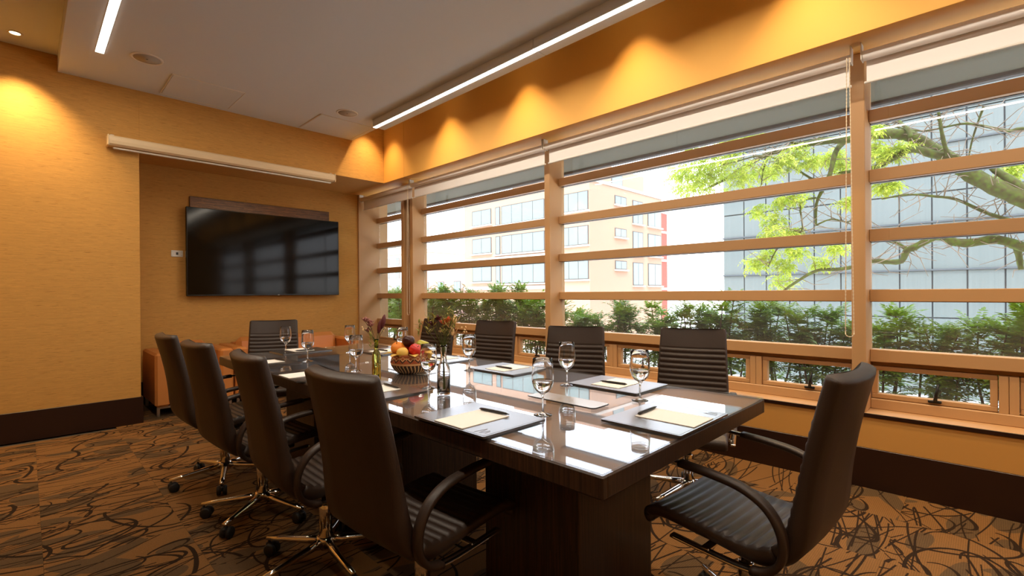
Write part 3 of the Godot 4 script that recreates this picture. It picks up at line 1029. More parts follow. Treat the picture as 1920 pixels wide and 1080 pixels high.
func shell_mesh(s_from: float, s_to: float, rib_from: float, rib_to: float) -> ArrayMesh:
	var line := spline(SHELL, 14)
	var acc := [0.0]
	for i in range(1, line.size()):
		acc.append(acc[i - 1] + line[i].distance_to(line[i - 1]))
	var total: float = acc[-1]
	var pitch := 0.0345
	var step := pitch / 6.0
	var a0 := s_from * total
	if rib_to < 0:
		rib_to = rib_from + floor((total + rib_to - rib_from) / pitch) * pitch
	var a1 := s_to * total
	var n := int((a1 - a0) / step)
	var rings := []
	var at := 0
	for i in n + 1:
		var s := lerpf(a0, a1, float(i) / n)
		while at < acc.size() - 2 and acc[at + 1] < s:
			at += 1
		var f: float = clampf((s - acc[at]) / maxf(1e-6, acc[at + 1] - acc[at]), 0, 1)
		var p: Vector2 = line[at].lerp(line[at + 1], f)
		var d: Vector2 = (line[mini(at + 2, line.size() - 1)] - line[maxi(at - 1, 0)]).normalized()
		var nrm := Vector2(-d.y, d.x)  # towards the sitter
		var q := s / total
		var hw := 0.226 if q < 0.45 else lerpf(0.226, 0.203, (q - 0.45) / 0.55)
		var th := 0.042 + 0.02 * exp(-pow((q - 0.5) / 0.12, 2.0))
		var end_round := minf(minf(i, n - i) * step / 0.009, 1.0)
		th *= 0.7 + 0.3 * sqrt(end_round)
		hw -= 0.008 * (1.0 - sqrt(end_round))
		var rib := 0.0
		if s >= rib_from and s <= rib_to:
			rib = pow(absf(sin(PI * (s - rib_from) / pitch)), 0.65) * 0.0085 - 0.002
		elif s > rib_to:
			rib = 0.004
		var ring := PackedVector3Array()
		for x in [-1.0, -0.965, -0.92, -0.6, -0.3, 0.0, 0.3, 0.6, 0.92, 0.965, 1.0]:
			var wing: float = 0.022 * x * x * smoothstep(0.45, 1.0, q) + 0.006 * x * x
			var r := rib if absf(x) < 0.95 else (0.0 if absf(x) < 0.99 else -0.009)
			var o: Vector2 = p + nrm * (r + wing)
			ring.append(Vector3(x * hw, o.y, o.x))
		for x in [1.0, 0.93, 0.5, 0.0, -0.5, -0.93, -1.0]:
			var wing: float = 0.022 * x * x * smoothstep(0.45, 1.0, q) + 0.006 * x * x
			var o: Vector2 = p - nrm * ((th if absf(x) < 0.99 else th - 0.012) - wing)
			ring.append(Vector3(x * hw, o.y, o.x))
		rings.append(ring)
	return loft(rings)


func bar_along(path: Array, half_w: float, half_t: float) -> ArrayMesh:  # flat bar following (z, y)
	var rings := []
	for i in path.size():
		var d: Vector2 = (path[mini(i + 1, path.size() - 1)] - path[maxi(i - 1, 0)]).normalized()
		var nrm := Vector2(-d.y, d.x)
		var ring := PackedVector3Array()
		for c in [[-1.0, -0.4], [-0.75, -1.0], [0.75, -1.0], [1.0, -0.4], [1.0, 0.4], [0.75, 1.0], [-0.75, 1.0], [-1.0, 0.4]]:
			var o: Vector2 = path[i] + nrm * half_t * c[1]
			ring.append(Vector3(c[0] * half_w, o.y, o.x))
		rings.append(ring)
	return loft(rings)


func make_chair(label: String) -> Node3D:
	var t := thing("office_chair", label, "chair", Vector3.ZERO, 0, "ribbed brown leather conference chairs")
	part("seat", shell_mesh(0.0, 0.47, 0.085, 0.5), M.leather, t)
	part("backrest", shell_mesh(0.465, 1.0, 0.565, -0.1), M.leather, t)
	var loop := spline([Vector2(-0.15, 0.396), Vector2(-0.03, 0.388), Vector2(0.09, 0.384), Vector2(0.165, 0.398), Vector2(0.208, 0.45), Vector2(0.208, 0.525), Vector2(0.168, 0.592), Vector2(0.095, 0.632), Vector2(0.0, 0.648), Vector2(-0.1, 0.655), Vector2(-0.2, 0.66)], 6)
	var bar := bar_along(loop, 0.016, 0.006)
	var sleeve := bar_along(loop.slice(14, loop.size() - 5), 0.02, 0.0105)
	for e in [-1, 1]:
		var arm := part("armrest", bar, M.chrome, t, Vector3(e * 0.246, 0, 0))
		part("arm_sleeve", sleeve, M.leather, arm).set_meta("label", "leather sleeve over the arm")
		part("arm_bracket", bevel_box(Vector3(0.1, 0.012, 0.03), 0.003), M.chrome, t, Vector3(e * 0.2, 0.392, -0.03))
	part("seat_plate", bevel_box(Vector3(0.3, 0.02, 0.24), 0.005), M.black, t, Vector3(0, 0.387, 0.0))
	part("tilt_mechanism", bevel_box(Vector3(0.13, 0.045, 0.17), 0.012), M.black, t, Vector3(0, 0.357, 0.0))
	part("lever", tube([Vector3(0.06, 0.357, -0.03), Vector3(0.17, 0.352, -0.035), Vector3(0.21, 0.348, -0.04)], [0.004, 0.004, 0.008], 7), M.black, t)
	part("column", lathe([[0.0, 0.12], [0.029, 0.12], [0.029, 0.27], [0.026, 0.275], [0.019, 0.276], [0.019, 0.335], [0.0, 0.335]], 18), M.chrome, t)
	part("hub", lathe([[0.0, 0.062], [0.028, 0.064], [0.036, 0.075], [0.04, 0.105], [0.037, 0.122], [0.0, 0.124]], 18), M.chrome, t)
	var leg_rings := []
	for k in 5:
		var s := k / 4.0
		var c := Vector3(lerpf(0.03, 0.315, s), lerpf(0.1, 0.078, s), 0)
		var hw := lerpf(0.021, 0.013, s)
		var hh := lerpf(0.018, 0.008, s)
		var r := PackedVector3Array()
		for q in [[-1.0, -0.6], [-0.6, -1.0], [0.6, -1.0], [1.0, -0.6], [0.8, 0.6], [0.3, 1.0], [-0.3, 1.0], [-0.8, 0.6]]:
			r.append(c + Vector3(0, q[1] * hh, q[0] * hw))
		leg_rings.append(r)
	var leg := loft(leg_rings)
	var wheel := lathe([[0.0, -0.012], [0.022, -0.012], [0.029, -0.007], [0.029, 0.007], [0.022, 0.012], [0.0, 0.012]], 18)
	var fork := join([lathe([[0.0, 0.028], [0.007, 0.028], [0.007, 0.072], [0.0, 0.072]], 8), [bevel_box(Vector3(0.036, 0.03, 0.02), 0.006), Vector3(-0.002, 0.044, 0)]])
	for k in 5:
		var lg := part("leg", leg, M.chrome, t, Vector3.ZERO, Vector3(0, 72.0 * k, 0))
		part("caster_fork", fork, M.rubber, lg, Vector3(0.305, 0.0, 0))
		for e in [-1, 1]:
			part("caster_wheel", wheel, M.rubber, lg, Vector3(0.29, 0.029, e * 0.0165), Vector3(90, 0, 0))
	return t


func build_chairs() -> void:
	# hub, turn, angle of the first leg in the room, words
	var seats := [
		[1.03, -1.50, -86.0, 200.0, "ribbed brown leather chair on the left side, nearest the camera"],
		[0.98, -2.21, -92.0, 122.0, "ribbed brown leather chair on the left side, second from camera"],
		[0.95, -2.97, -86.0, 146.0, "ribbed brown leather chair on the left side, third from camera"],
		[0.945, -3.69, -88.0, 180.0, "ribbed brown leather chair on the left side, farthest from camera"],
		[2.806, -1.294, 109.0, 100.0, "ribbed brown leather chair by the window, nearest the camera"],
		[2.50, -1.985, 115.0, 30.0, "ribbed brown leather chair by the window, second from camera"],
		[2.594, -3.01, 103.0, 60.0, "ribbed brown leather chair by the window, third from camera"],
		[2.44, -3.67, 97.0, 10.0, "ribbed brown leather chair by the window, behind the flowers"],
		[1.83, -0.63, -4.0, 50.0, "ribbed brown leather chair at the near head of the table"],
		[1.535, -4.54, 157.0, 20.0, "ribbed brown leather chair at the far end before the television"],
	]
	var first: Node3D = null
	for s in seats:
		var c: Node3D
		if first == null:
			first = make_chair(s[4])
			c = first
			c.position = Vector3(s[0], 0, s[1])
			c.rotation.y = deg_to_rad(s[2])
		else:
			c = copy(first, s[4], Vector3(s[0], 0, s[1]), s[2], "office_chair")
		var k := 0
		for ch in c.get_children():
			if str(ch.name).begins_with("leg"):
				ch.rotation_degrees.y = s[3] - s[2] + 72.0 * k
				k += 1


# ---------------------------------------------------------------- outdoors
func add_leaf(pos: PackedVector3Array, nor: PackedVector3Array, col: PackedColorArray, at: Vector3, dir: Vector3, face: Vector3, l: float, w: float, c: Color) -> void:
	var s := dir.cross(face).normalized() * w * 0.5
	var up := s.cross(dir).normalized()
	var mid := at + dir * l * 0.45
	var tip := at + dir * l - up * l * 0.12
	var a := mid + s + up * w * 0.12
	var b := mid - s + up * w * 0.12
	pos.append_array([at, tip, a, at, b, tip])
	var n := up
	nor.append_array([n, n, n, n, n, n])
	col.append_array([c, c, c, c, c, c])


func foliage_mesh(pos: PackedVector3Array, nor: PackedVector3Array, col: PackedColorArray) -> ArrayMesh:
	var arr := []
	arr.resize(Mesh.ARRAY_MAX)
	arr[Mesh.ARRAY_VERTEX] = pos
	arr[Mesh.ARRAY_NORMAL] = nor
	arr[Mesh.ARRAY_COLOR] = col
	var m := ArrayMesh.new()
	m.add_surface_from_arrays(Mesh.PRIMITIVE_TRIANGLES, arr)
	return m


# a feathery sprig: paired leaflets along a drooping rib
func add_sprig(pos: PackedVector3Array, nor: PackedVector3Array, col: PackedColorArray, at: Vector3, dir: Vector3, l: float, pairs: int, leaf_l: float, leaf_w: float, c: Color, droop: float) -> void:
	var p := at
	var d := dir
	for k in pairs:
		p += d * l / pairs
		d = (d + Vector3(0, -droop / pairs, 0)).normalized()
		var side := d.cross(Vector3.UP).normalized()
		if side.length() < 0.5:
			side = Vector3.RIGHT
		var face := side.cross(d).normalized()
		var taper := 1.0 - 0.55 * float(k) / pairs
		for e in [-1.0, 1.0]:
			var ld: Vector3 = (side * e + d * 0.55 + face * rng.randf_range(-0.25, 0.25)).normalized()
			var v := rng.randf_range(0.75, 1.25)
			add_leaf(pos, nor, col, p, ld, face, leaf_l * taper * rng.randf_range(0.8, 1.1), leaf_w * taper, Color(c.r * v, c.g * v, c.b * v))
	add_leaf(pos, nor, col, p, d, Vector3.UP if absf(d.y) < 0.9 else Vector3.RIGHT, leaf_l, leaf_w, c)


func make_shrub(label: String, kind: int) -> Node3D:
	var t := thing("hedge_shrub", label, "shrub", Vector3.ZERO, 0, "shrubs of the hedge outside the windows")
	var pos := PackedVector3Array()
	var nor := PackedVector3Array()
	var col := PackedColorArray()
	var greens := [Color(0.2, 0.32, 0.05), Color(0.22, 0.38, 0.055), Color(0.15, 0.26, 0.055)]
	var stems := []
	for s in 7:
		var a := rng.randf_range(0, TAU)
		var foot := Vector3(cos(a), 0, sin(a)) * rng.randf_range(0.02, 0.12)
		var top := Vector3(cos(a) * rng.randf_range(0.03, 0.2), rng.randf_range(0.62, 0.98), sin(a) * rng.randf_range(0.03, 0.2))
		var bend := foot.lerp(top, 0.5) + Vector3(rng.randf_range(-0.06, 0.06), 0, rng.randf_range(-0.06, 0.06))
		var line := spline([foot, bend, top], 8)
		part("stem", tube(line, [0.009, 0.0088, 0.0086, 0.0083, 0.008, 0.0077, 0.0074, 0.007, 0.0067, 0.0063, 0.006, 0.0056, 0.0052, 0.0048, 0.0044, 0.004, 0.003], 6), M.stalk, t)
		stems.append(line)
	for i in 480:
		var line: Array = stems[rng.randi_range(0, 6)]
		var q := pow(rng.randf(), 0.62)
		if q < 0.42 and rng.randf() < 0.72:
			continue
		var from: Vector3 = line[int(q * (line.size() - 1))]
		var a := rng.randf_range(0, TAU)
		var d := Vector3(cos(a), rng.randf_range(-0.1, 0.9) if q < 0.85 else rng.randf_range(0.4, 1.6), sin(a)).normalized()
		var g: Color = greens[kind].lerp(Color(0.3, 0.42, 0.06), rng.randf() * 0.5)
		if kind == 0:
			add_sprig(pos, nor, col, from, d, rng.randf_range(0.11, 0.22), 9, 0.055, 0.019, g, 0.5)
		else:
			add_sprig(pos, nor, col, from, d, rng.randf_range(0.1, 0.18), 6, 0.06, 0.028, g, 0.35)
	part("foliage", foliage_mesh(pos, nor, col), M.leaf, t)
	return t


func build_hedge() -> void:
	var protos := []
	# z and height of each plant, from the niche end
	var plants := []
	var z := -8.9
	while z < 1.7:
		var top := 1.27
		if z > -4.1:
			top = [1.08, 0.97, 1.12, 1.06, 1.08, 1.14, 1.12, 1.06, 1.04, 0.99, 1.1, 1.13, 1.12, 1.1][plants.size() % 14]
		plants.append([z, top])
		z += rng.randf_range(0.32, 0.42)
	var where := ["feathery green hedge shrub outside, ", "broad-leaved green hedge shrub outside, ", "dark green hedge shrub outside, "]
	for i in plants.size():
		var kind: int = i % 3 if i < 12 else [0, 2, 1, 0, 1][i % 5]
		var label: String = where[kind] + "number %s from the niche end" % ["one", "two", "three", "four", "five", "six", "seven", "eight", "nine", "ten", "eleven", "twelve", "thirteen", "fourteen", "fifteen", "sixteen", "seventeen", "eighteen", "nineteen", "twenty", "twenty-one", "twenty-two", "twenty-three", "twenty-four", "twenty-five", "twenty-six", "twenty-seven", "twenty-eight", "twenty-nine", "thirty", "thirty-one", "thirty-two", "thirty-three", "thirty-four", "thirty-five", "thirty-six", "thirty-seven", "thirty-eight", "thirty-nine", "forty"][i]
		var at := Vector3(rng.randf_range(4.62, 4.85), 0.25, plants[i][0])
		var c: Node3D
		if protos.size() < 6:
			c = make_shrub(label, i % 3)
			c.position = at
			protos.append(c)
		else:
			c = copy(protos[kind + 3 * (i % 2)], label, at, rng.randf_range(0, 360), "hedge_shrub")
		var k: float = (plants[i][1] - 0.25) / 0.93
		c.scale = Vector3(1.0, k, 1.0) * Vector3(1.05, 1.0, 1.05)


const LIMBS := [[7.98,1.82,0.82,0.101,7.91,2.01,0.56,0.099,7.87,2.25,0.28,0.096,7.89,2.38,0.11,0.093,7.97,2.56,-0.09,0.09,8.09,2.72,-0.23,0.087,8.18,2.92,-0.38,0.083,8.19,3.1,-0.56,0.078,8.11,3.25,-0.73,0.073,7.96,3.29,-0.91,0.066,7.81,3.28,-1.1,0.06,7.75,3.27,-1.33,0.054,7.8,3.32,-1.6,0.049,7.96,3.37,-1.95,0.045,8.15,3.39,-2.37,0.04,8.29,3.35,-2.68,0.033,8.3,3.17,-3.06,0.026,8.16,2.97,-3.47,0.018],
	[7.91,1.92,0.63,0.057,7.85,2.2,0.38,0.051,7.88,2.44,0.22,0.045,8.02,2.65,0.05,0.039,8.21,2.82,-0.02,0.032],
	[8.1,2.71,-0.2,0.059,8.09,2.88,-0.31,0.054,8,2.94,-0.49,0.05,7.88,3.02,-0.66,0.045,7.79,2.97,-0.78,0.04,7.79,2.89,-0.94,0.036,7.91,2.87,-1.08,0.032,8.11,2.9,-1.34,0.028,8.28,2.94,-1.53,0.023],
	[8.01,2.91,-0.36,0.026,7.91,3.05,-0.39,0.023,7.8,3.21,-0.41,0.019,7.77,3.41,-0.43,0.016,7.88,3.55,-0.44,0.013],
	[7.92,3.18,-0.7,0.027,7.97,3.3,-0.73,0.024,8.09,3.41,-0.8,0.021,8.23,3.54,-0.87,0.018,8.29,3.65,-0.92,0.014],
	[7.92,1.37,0.81,0.056,7.98,1.61,0.56,0.056,8.06,1.73,0.28,0.055,8.14,1.84,0.07,0.054,8.15,1.82,-0.16,0.053,8.09,1.83,-0.3,0.05,7.97,1.9,-0.42,0.047,7.85,1.88,-0.51,0.044,7.79,1.78,-0.66,0.041,7.82,1.74,-0.74,0.039,7.96,1.62,-0.81,0.036,8.12,1.63,-0.99,0.035,8.25,1.65,-1.17,0.032,8.27,1.58,-1.37,0.029,8.15,1.55,-1.54,0.026,7.95,1.53,-1.76,0.022,7.75,1.36,-1.98,0.019,7.66,1.25,-2.1,0.015],
	[8.07,1.77,-0.75,0.028,8.19,1.88,-0.89,0.021,8.22,1.93,-1.03,0.015],
	[8.1,1.73,0.23,0.037,8.17,1.6,0.25,0.031,8.13,1.48,0.26,0.025],
	[8.03,1.99,0.3,0.024,8.12,2.1,0.09,0.023,8.17,2.2,-0.06,0.02,8.14,2.37,-0.29,0.018,8.01,2.41,-0.46,0.016,7.83,2.45,-0.72,0.013,7.69,2.41,-0.97,0.01],
	[8.05,2.97,0.53,0.018,7.97,3.07,0.28,0.017,7.88,3.05,0.15,0.015,7.81,3.11,0.01,0.014,7.84,3.21,-0.18,0.013,7.97,3.25,-0.36,0.012,8.14,3.29,-0.6,0.011,8.28,3.44,-0.87,0.01,8.3,3.56,-1.13,0.009],
	[8.02,3.42,-0.04,0.013,8.13,3.24,-0.1,0.011,8.23,3.06,-0.15,0.01,8.22,2.85,-0.18,0.008],
	[8.04,3.35,-1.32,0.044,7.96,3.29,-1.43,0.039,7.85,3.14,-1.5,0.034,7.79,2.85,-1.55,0.029,7.83,2.67,-1.64,0.025,7.99,2.49,-1.76,0.02,8.19,2.21,-1.81,0.016],
	[7.93,2.57,-1.75,0.015,7.83,2.5,-1.92,0.013,7.81,2.15,-1.89,0.011,7.92,2.06,-1.99,0.009],
	[8.1,2.84,-1.72,0.017,8.1,2.9,-1.86,0.016,8.01,3.12,-2.1,0.014,7.88,3.21,-2.23,0.013,7.76,3.28,-2.45,0.011,7.75,3.25,-2.79,0.01,7.87,3.28,-3.02,0.009],
	[7.92,3.26,-2.37,0.013,7.81,3.06,-2.41,0.01,7.8,2.85,-2.43,0.008],
	[7.96,3.37,-1.95,0.019,7.87,3.47,-2.14,0.017,7.82,3.51,-2.34,0.015,7.87,3.48,-2.66,0.013,8.02,3.47,-3.13,0.011,8.21,3.54,-3.66,0.009],
	[8.02,2.19,-1.77,0.012,8.12,2.27,-1.6,0.011,8.23,2.22,-1.42,0.009,8.23,2.32,-1.21,0.007],
	[7.98,2.17,-1.92,0.012,7.87,2.07,-2.08,0.011,7.77,1.84,-2.23,0.009,7.79,1.61,-2.34,0.008]]
const CLUSTERS := [7.81,3.18,-3.57,0.27,7.93,3.37,-3.43,0.27,7.83,3.36,-3.14,0.24,8.15,3.11,-3.36,0.25,7.95,3.32,-3.81,0.18,7.72,3.42,-2.91,0.2,8.04,3.04,-2.8,0.15,8.22,3.21,-2.77,0.16,7.84,3.12,-2.28,0.16,7.78,3.15,-2.08,0.12,7.91,3.29,-2.0,0.14,8.35,3.15,-2.5,0.14,8.38,3.1,-3.92,0.13,8.14,3.19,-1.59,0.12,8.32,3.06,-1.5,0.11,8.28,3.17,-1.72,0.09,7.9,3.74,-3.52,0.13,7.67,3.64,-2.83,0.12,8.12,3.78,-2.65,0.1,8.05,2.51,-2.53,0.12,7.89,2.32,-2.27,0.12,7.78,2.12,-2.27,0.14,7.92,2.13,-2.06,0.09,7.97,1.78,-2.44,0.15,7.82,1.68,-2.55,0.11,7.83,1.82,-1.97,0.12,7.97,1.65,-2.16,0.1,8.29,1.4,-2.28,0.13,8.07,1.66,-1.73,0.09,7.83,1.84,-1.47,0.09,7.82,2.62,-1.97,0.12,7.96,2.6,-2.19,0.09,7.76,2.99,-0.97,0.1,7.76,3.03,-0.83,0.09,8.01,3.17,-1.08,0.09,7.67,3.33,-1.04,0.05,7.99,2.62,-1.0,0.08,7.89,2.62,-0.91,0.06,8.17,3.18,-0.65,0.05,8.2,2.71,0.2,0.06,8.15,2.63,0.18,0.05,8.15,2.52,-1.41,0.08,7.9,3.11,-1.81,0.09,8.13,3.26,-3.22,0.2,7.87,3.08,-3.42,0.18]


func build_tree() -> void:
	var t := thing("tree", "mossy tree with fresh yellow-green leaves outside the windows", "tree", Vector3(8.0, -3.9, 1.05))
	var o := t.position
	part("trunk", tube(spline([Vector3(0, 0, 0), Vector3(0.02, 3.0, -0.02), Vector3(-0.03, 5.6, -0.1), Vector3(0.0, 7.0, 0.1), Vector3(0.2, 8.8, 0.3)], 5), [0.2, 0.19, 0.18, 0.175, 0.17, 0.165, 0.16, 0.158, 0.155, 0.153, 0.15, 0.147, 0.143, 0.14, 0.135, 0.13, 0.125, 0.12, 0.115, 0.11, 0.1], 12), M.bark, t)
	var joints := []
	for l in LIMBS:
		var ctrl := []
		var rad := []
		for i in range(0, l.size(), 4):
			ctrl.append(Vector3(l[i], l[i + 1], l[i + 2]) - o)
			rad.append(l[i + 3])
		var pts := spline(ctrl, 3)
		var rr := []
		for i in pts.size():
			var q := float(i) / 3.0
			var a := int(q)
			rr.append(lerpf(rad[a], rad[mini(a + 1, rad.size() - 1)], q - a) * (1.0 + 0.08 * sin(i * 2.1)))
		part("limb", tube(pts, rr, 7), M.bark, t)
		for p in pts:
			joints.append(p)
	# bare twigs
	var twigs := []
	for i in 420:
		var p: Vector3 = joints[rng.randi_range(0, joints.size() - 1)]
		var d := Vector3(rng.randf_range(-0.6, 0.6), rng.randf_range(-0.6, 0.9), rng.randf_range(-1, 1)).normalized()
		var l := rng.randf_range(0.15, 0.6)
		var mid := p + d * l * 0.5 + Vector3(rng.randf_range(-0.06, 0.06), rng.randf_range(-0.06, 0.06), rng.randf_range(-0.06, 0.06))
		twigs.append(tube([p, mid, p + d * l + Vector3(0, rng.randf_range(-0.05, 0.08), 0)], [0.006, 0.0045, 0.0025], 4))
	var tw := part("twigs", join(twigs), M.twig, t)
	tw.set_meta("kind", "stuff")
	var pos := PackedVector3Array()
	var nor := PackedVector3Array()
	var col := PackedColorArray()
	for i in range(0, CLUSTERS.size(), 4):
		var c := Vector3(CLUSTERS[i], CLUSTERS[i + 1], CLUSTERS[i + 2]) - o
		var r: float = CLUSTERS[i + 3]
		for k in int(30 + r * 330):
			var off := Vector3(rng.randf_range(-1, 1), rng.randf_range(-0.8, 0.8), rng.randf_range(-1, 1)) * r
			var a := rng.randf_range(0, TAU)
			var d := Vector3(cos(a), rng.randf_range(-0.7, 0.3), sin(a)).normalized()
			var g := Color(0.48, 0.62, 0.08).lerp(Color(0.66, 0.68, 0.12), rng.randf())
			add_sprig(pos, nor, col, c + off, d, rng.randf_range(0.08, 0.16), 4, 0.06, 0.022, g, 0.8)
	part("foliage", foliage_mesh(pos, nor, col), M.tree_leaf, t)


func facade_window(b: Node3D, axis: int, plane: float, u0: float, u1: float, y0: float, y1: float, bars: int) -> void:
	# axis 0: the wall faces -x and u is z; axis 2: the wall faces +z and u is x
	var o := b.position
	var put := func(u: float, y: float, out: float) -> Vector3:
		return (Vector3(plane - out, y, u) if axis == 0 else Vector3(u, y, plane + out)) - o
	var size := func(du: float, dy: float, dn: float) -> Vector3:
		return Vector3(dn, dy, du) if axis == 0 else Vector3(du, dy, dn)
	var um := (u0 + u1) / 2
	var ym := (y0 + y1) / 2
	var f := part("window", bevel_box(size.call(u1 - u0, y1 - y0, 0.08), 0.01), M.frame_grey, b, put.call(um, ym, 0.0))
	var n := bars + 1
	for k in n:
		var a := lerpf(u0 + 0.06, u1 - 0.06, float(k) / n)
		var c := lerpf(u0 + 0.06, u1 - 0.06, float(k + 1) / n)
		var m := part("pane", bevel_box(size.call(c - a - 0.07, y1 - y0 - 0.14, 0.02), 0.002), M.pane, f)
		m.position = put.call((a + c) / 2, ym, 0.04) - f.position
	part("window_ledge", bevel_box(size.call(u1 - u0 + 0.2, 0.14, 0.3), 0.01), M.render_white, b, put.call(um, y0 - 0.08, 0.1))


func build_outside() -> void:
	struct_box("terrace", Vector3(4.1, -4.3, -14), Vector3(6.0, 0.25, 12), M.terrace, "pale paved terrace outside under the hedge", "terrace", 0.01)
	struct_box("ground", Vector3(6.0, -4.3, -160), Vector3(170, -3.9, 60), M.terrace, "bright pale ground between the buildings", "ground", 0.01)
	struct_box("wall_outside_base", Vector3(3.9, -0.3, -16), Vector3(4.1, 0.3, NICHE_Z - 0.15), M.concrete, "outer wall beyond the niche", "wall")
	var can := thing("canopy", "grey concrete canopy jutting out above the windows", "canopy", Vector3(4.15, 2.78, -3.0), 0, "", "structure")
	box("slab", Vector3(0, 0, -11), Vector3(0.72, 0.3, 9), M.concrete, can, 0.01)
	box("fascia", Vector3(0.72, -0.03, -11), Vector3(0.8, 0.35, 9), M.fascia, can, 0.01)
	box("upper_wall", Vector3(-0.05, 0.3, -13), Vector3(0.1, 3.2, 9), M.concrete, can, 0.01)
	# brick apartment house
	var b := thing("apartment_building", "pale brick apartment building with grey windows across the street", "building", Vector3(40.0, -3.9, -32.0))
	var o := b.position
	box("walls", Vector3(33.6, -3.9, -40.5) - o, Vector3(46.2, 10.7, -24.0) - o, M.brick, b, 0.02)
	box("parapet", Vector3(33.5, 10.7, -40.6) - o, Vector3(46.3, 10.95, -23.9) - o, M.render_white, b, 0.02)
	box("penthouse", Vector3(38.5, 10.95, -38.0) - o, Vector3(46.2, 13.4, -26.0) - o, M.brick, b, 0.02)
	box("red_wing", Vector3(46.2, -3.9, -32.0) - o, Vector3(47.6, 9.4, -24.1) - o, M.brick_red, b, 0.02)
	for k in 3:
		box("band", Vector3(46.19, 1.4 + 2.95 * k, -32.0) - o, Vector3(47.65, 1.65 + 2.95 * k, -24.05) - o, M.render_white, b, 0.02)
		var y := 2.95 * k
		facade_window(b, 2, -24.0, 37.45, 39.4, 3.3 + y, 4.1 + y, 1)
		facade_window(b, 2, -24.0, 40.5, 42.4, 1.85 + y, 4.05 + y, 1)
		facade_window(b, 2, -24.0, 43.35, 46.05, 1.85 + y, 4.05 + y, 1)
		facade_window(b, 0, 33.6, -27.3, -24.1, 2.35 + y, 4.0 + y, 2)
		facade_window(b, 0, 33.6, -34.7, -29.0, 2.15 + y, 4.0 + y, 3)
		facade_window(b, 0, 33.6, -35.6, -34.9, 2.15 + y, 4.0 + y, 0)
		facade_window(b, 0, 33.6, -39.2, -36.2, 2.4 + y, 4.0 + y, 1)
		box("floor_band", Vector3(33.4, 1.55 + y, -40.5) - o, Vector3(33.6, 1.9 + y, -27.6) - o, M.render_white, b, 0.02)
	facade_window(b, 2, -26.0, 40.0, 42.0, 11.3, 12.8, 0)
	# low houses far behind
	var far := [["low_rose_house", "low pale rose house far behind the hedge", 45.0, 58.0, -66.0, -52.0, 5.0], ["far_white_house", "far white house seen through the niche window", 56.0, 70.0, -104.0, -80.0, 9.5], ["far_grey_house", "far pale grey house beyond the white house", 62.0, 78.0, -132.0, -108.0, 13.0]]
	for h in far:
		var hb := thing(h[0], h[1], "house", Vector3(h[2], -3.9, (h[4] + h[5]) / 2))
		var ho := hb.position
		box("walls", Vector3(h[2], -3.9, h[4]) - ho, Vector3(h[3], h[6], h[5]) - ho, M.rose if h[0] == "low_rose_house" else M.render_white, hb, 0.05)
		box("roof", Vector3(h[2] - 0.3, h[6], h[4] - 0.3) - ho, Vector3(h[3] + 0.3, h[6] + 0.3, h[5] + 0.3) - ho, M.render_white, hb, 0.05)
		var n := int((h[5] - h[4]) / 4.0)
		for k in n:
			for r in int(h[6] / 3.0):
				facade_window(hb, 0, h[2], h[4] + 4.0 * k + 1.2, h[4] + 4.0 * k + 2.8, 1.6 + 2.9 * r, 3.0 + 2.9 * r, 1)
		for k in 3:
			facade_window(hb, 2, h[5], h[2] + 4.0 * k + 1.2, h[2] + 4.0 * k + 2.8, 1.6, 3.0, 1)
	# office block of tall pale panels
	var g := thing("office_block", "grey office block of striped glass panels behind the tree", "building", Vector3(26.0, -3.9, 2.0))
	var go := g.position
	box("core", Vector3(26.1, -3.9, -10.0) - go, Vector3(40.0, 16.5, 24.0) - go, M.facade_joint, g, 0.02)
	var rows := [-3.85, -1.9, 0.1, 2.05, 4.0, 5.2, 7.15, 8.35, 10.3, 11.5, 13.45, 14.65, 16.5]
	var pitch := 1.043
	for r in rows.size() - 1:
		var ph: float = rows[r + 1] - rows[r] - 0.05
		var m := bevel_box(Vector3(0.1, ph, pitch - 0.045), 0.012)
		for k in 24:
			part("facade_panel", m, M.facade, g, Vector3(26.06, rows[r] + 0.025 + ph / 2, -10.0 + pitch * (k + 0.5)) - go)
		if r in [1, 3, 4, 6, 8]:
			box("ledge", Vector3(25.9, rows[r] - 0.03, -10.0) - go, Vector3(26.1, rows[r] + 0.04, 15.1) - go, M.facade_joint, g, 0.01)


# ---------------------------------------------------------------- all of it
const SPOT := 2.6


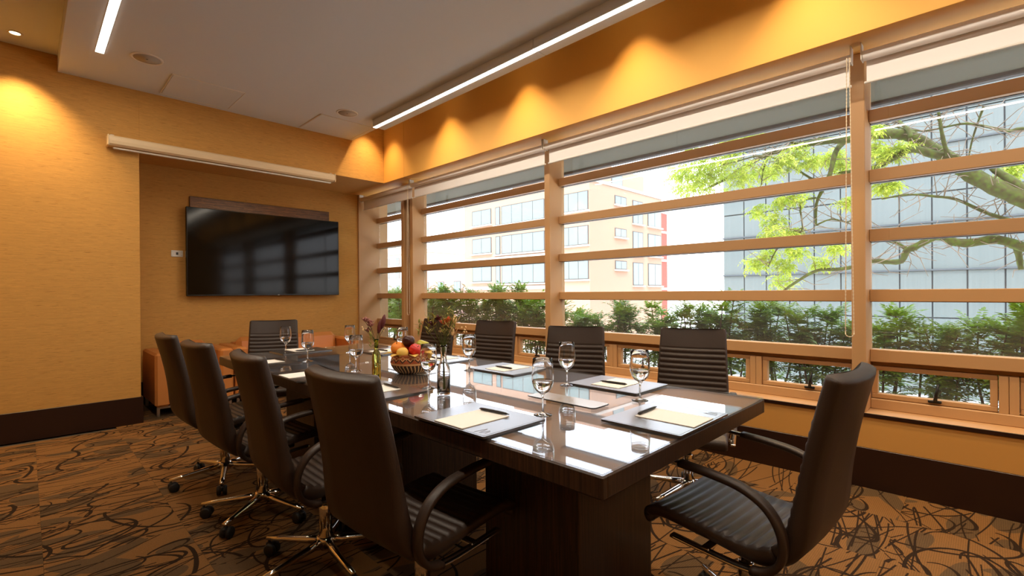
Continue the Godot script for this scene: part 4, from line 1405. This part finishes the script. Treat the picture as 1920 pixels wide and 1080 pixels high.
func _ready() -> void:
	seed(7)
	rng.seed = 11
	# camera
	var cam := Camera3D.new()
	cam.name = "camera"
	add_child(cam)
	cam.near = 0.05
	cam.far = 400.0
	cam.projection = Camera3D.PROJECTION_FRUSTUM
	cam.size = cam.near * 1080.0 / 903.46
	cam.frustum_offset = Vector2(0, cam.near * 9.82 / 903.46)
	cam.basis = Basis(Vector3.UP, -0.789867) * Basis(Vector3.RIGHT, -0.001235) * Basis(Vector3.BACK, -0.0071446)
	cam.position = Vector3(0, 1.25, 0)
	cam.current = true
	# sky and exposure
	var sky_mat := ProceduralSkyMaterial.new()
	sky_mat.sky_top_color = Color(0.86, 0.92, 1.0)
	sky_mat.sky_horizon_color = Color(1.0, 1.0, 1.0)
	sky_mat.ground_horizon_color = Color(0.9, 0.9, 0.88)
	sky_mat.ground_bottom_color = Color(0.6, 0.58, 0.55)
	var env := Environment.new()
	env.background_mode = Environment.BG_SKY
	env.sky = Sky.new()
	env.sky.sky_material = sky_mat
	env.background_energy_multiplier = 5.7
	env.tonemap_mode = Environment.TONE_MAPPER_LINEAR
	env.tonemap_exposure = 1.0
	env.sdfgi_enabled = true
	env.ssao_enabled = true
	env.ssil_enabled = true
	var we := WorldEnvironment.new()
	we.name = "environment"
	we.environment = env
	add_child(we)
	# hazy sun, high behind this building, on the houses opposite
	var sun := DirectionalLight3D.new()
	sun.name = "sun"
	sun.light_color = Color(1.0, 0.96, 0.9)
	sun.light_energy = 0.8
	sun.light_angular_distance = 4.0
	sun.shadow_enabled = true
	sun.sky_mode = DirectionalLight3D.SKY_MODE_LIGHT_ONLY
	add_child(sun)
	sun.look_at_from_position(Vector3.ZERO, Vector3(0.55, -0.75, -0.35))
	# light lines of the ceiling
	down_area("light_line_left", Vector3(0.439, CEIL - 0.01, -1.4), Vector2(0.054, 7.58), 7.5, Color(1.0, 0.94, 0.85))
	down_area("light_line_right", Vector3(2.856, 3.165, -1.32), Vector2(0.044, 7.4), 7.5, Color(1.0, 0.94, 0.85))
	make_materials()
	build_room()
	build_windows()
	build_table()
	build_chairs()
	build_niche()
	club_seat("club_armchair", "tan leather club armchair in the niche corner", Vector3(1.28, 0, -6.4), 0.72, 1)
	club_seat("club_sofa", "tan leather two-seat sofa under the television", Vector3(2.43, 0, -6.4), 1.54, 2)
	build_outside()
	build_hedge()
	build_tree()
	build_settings()
	build_centrepieces()
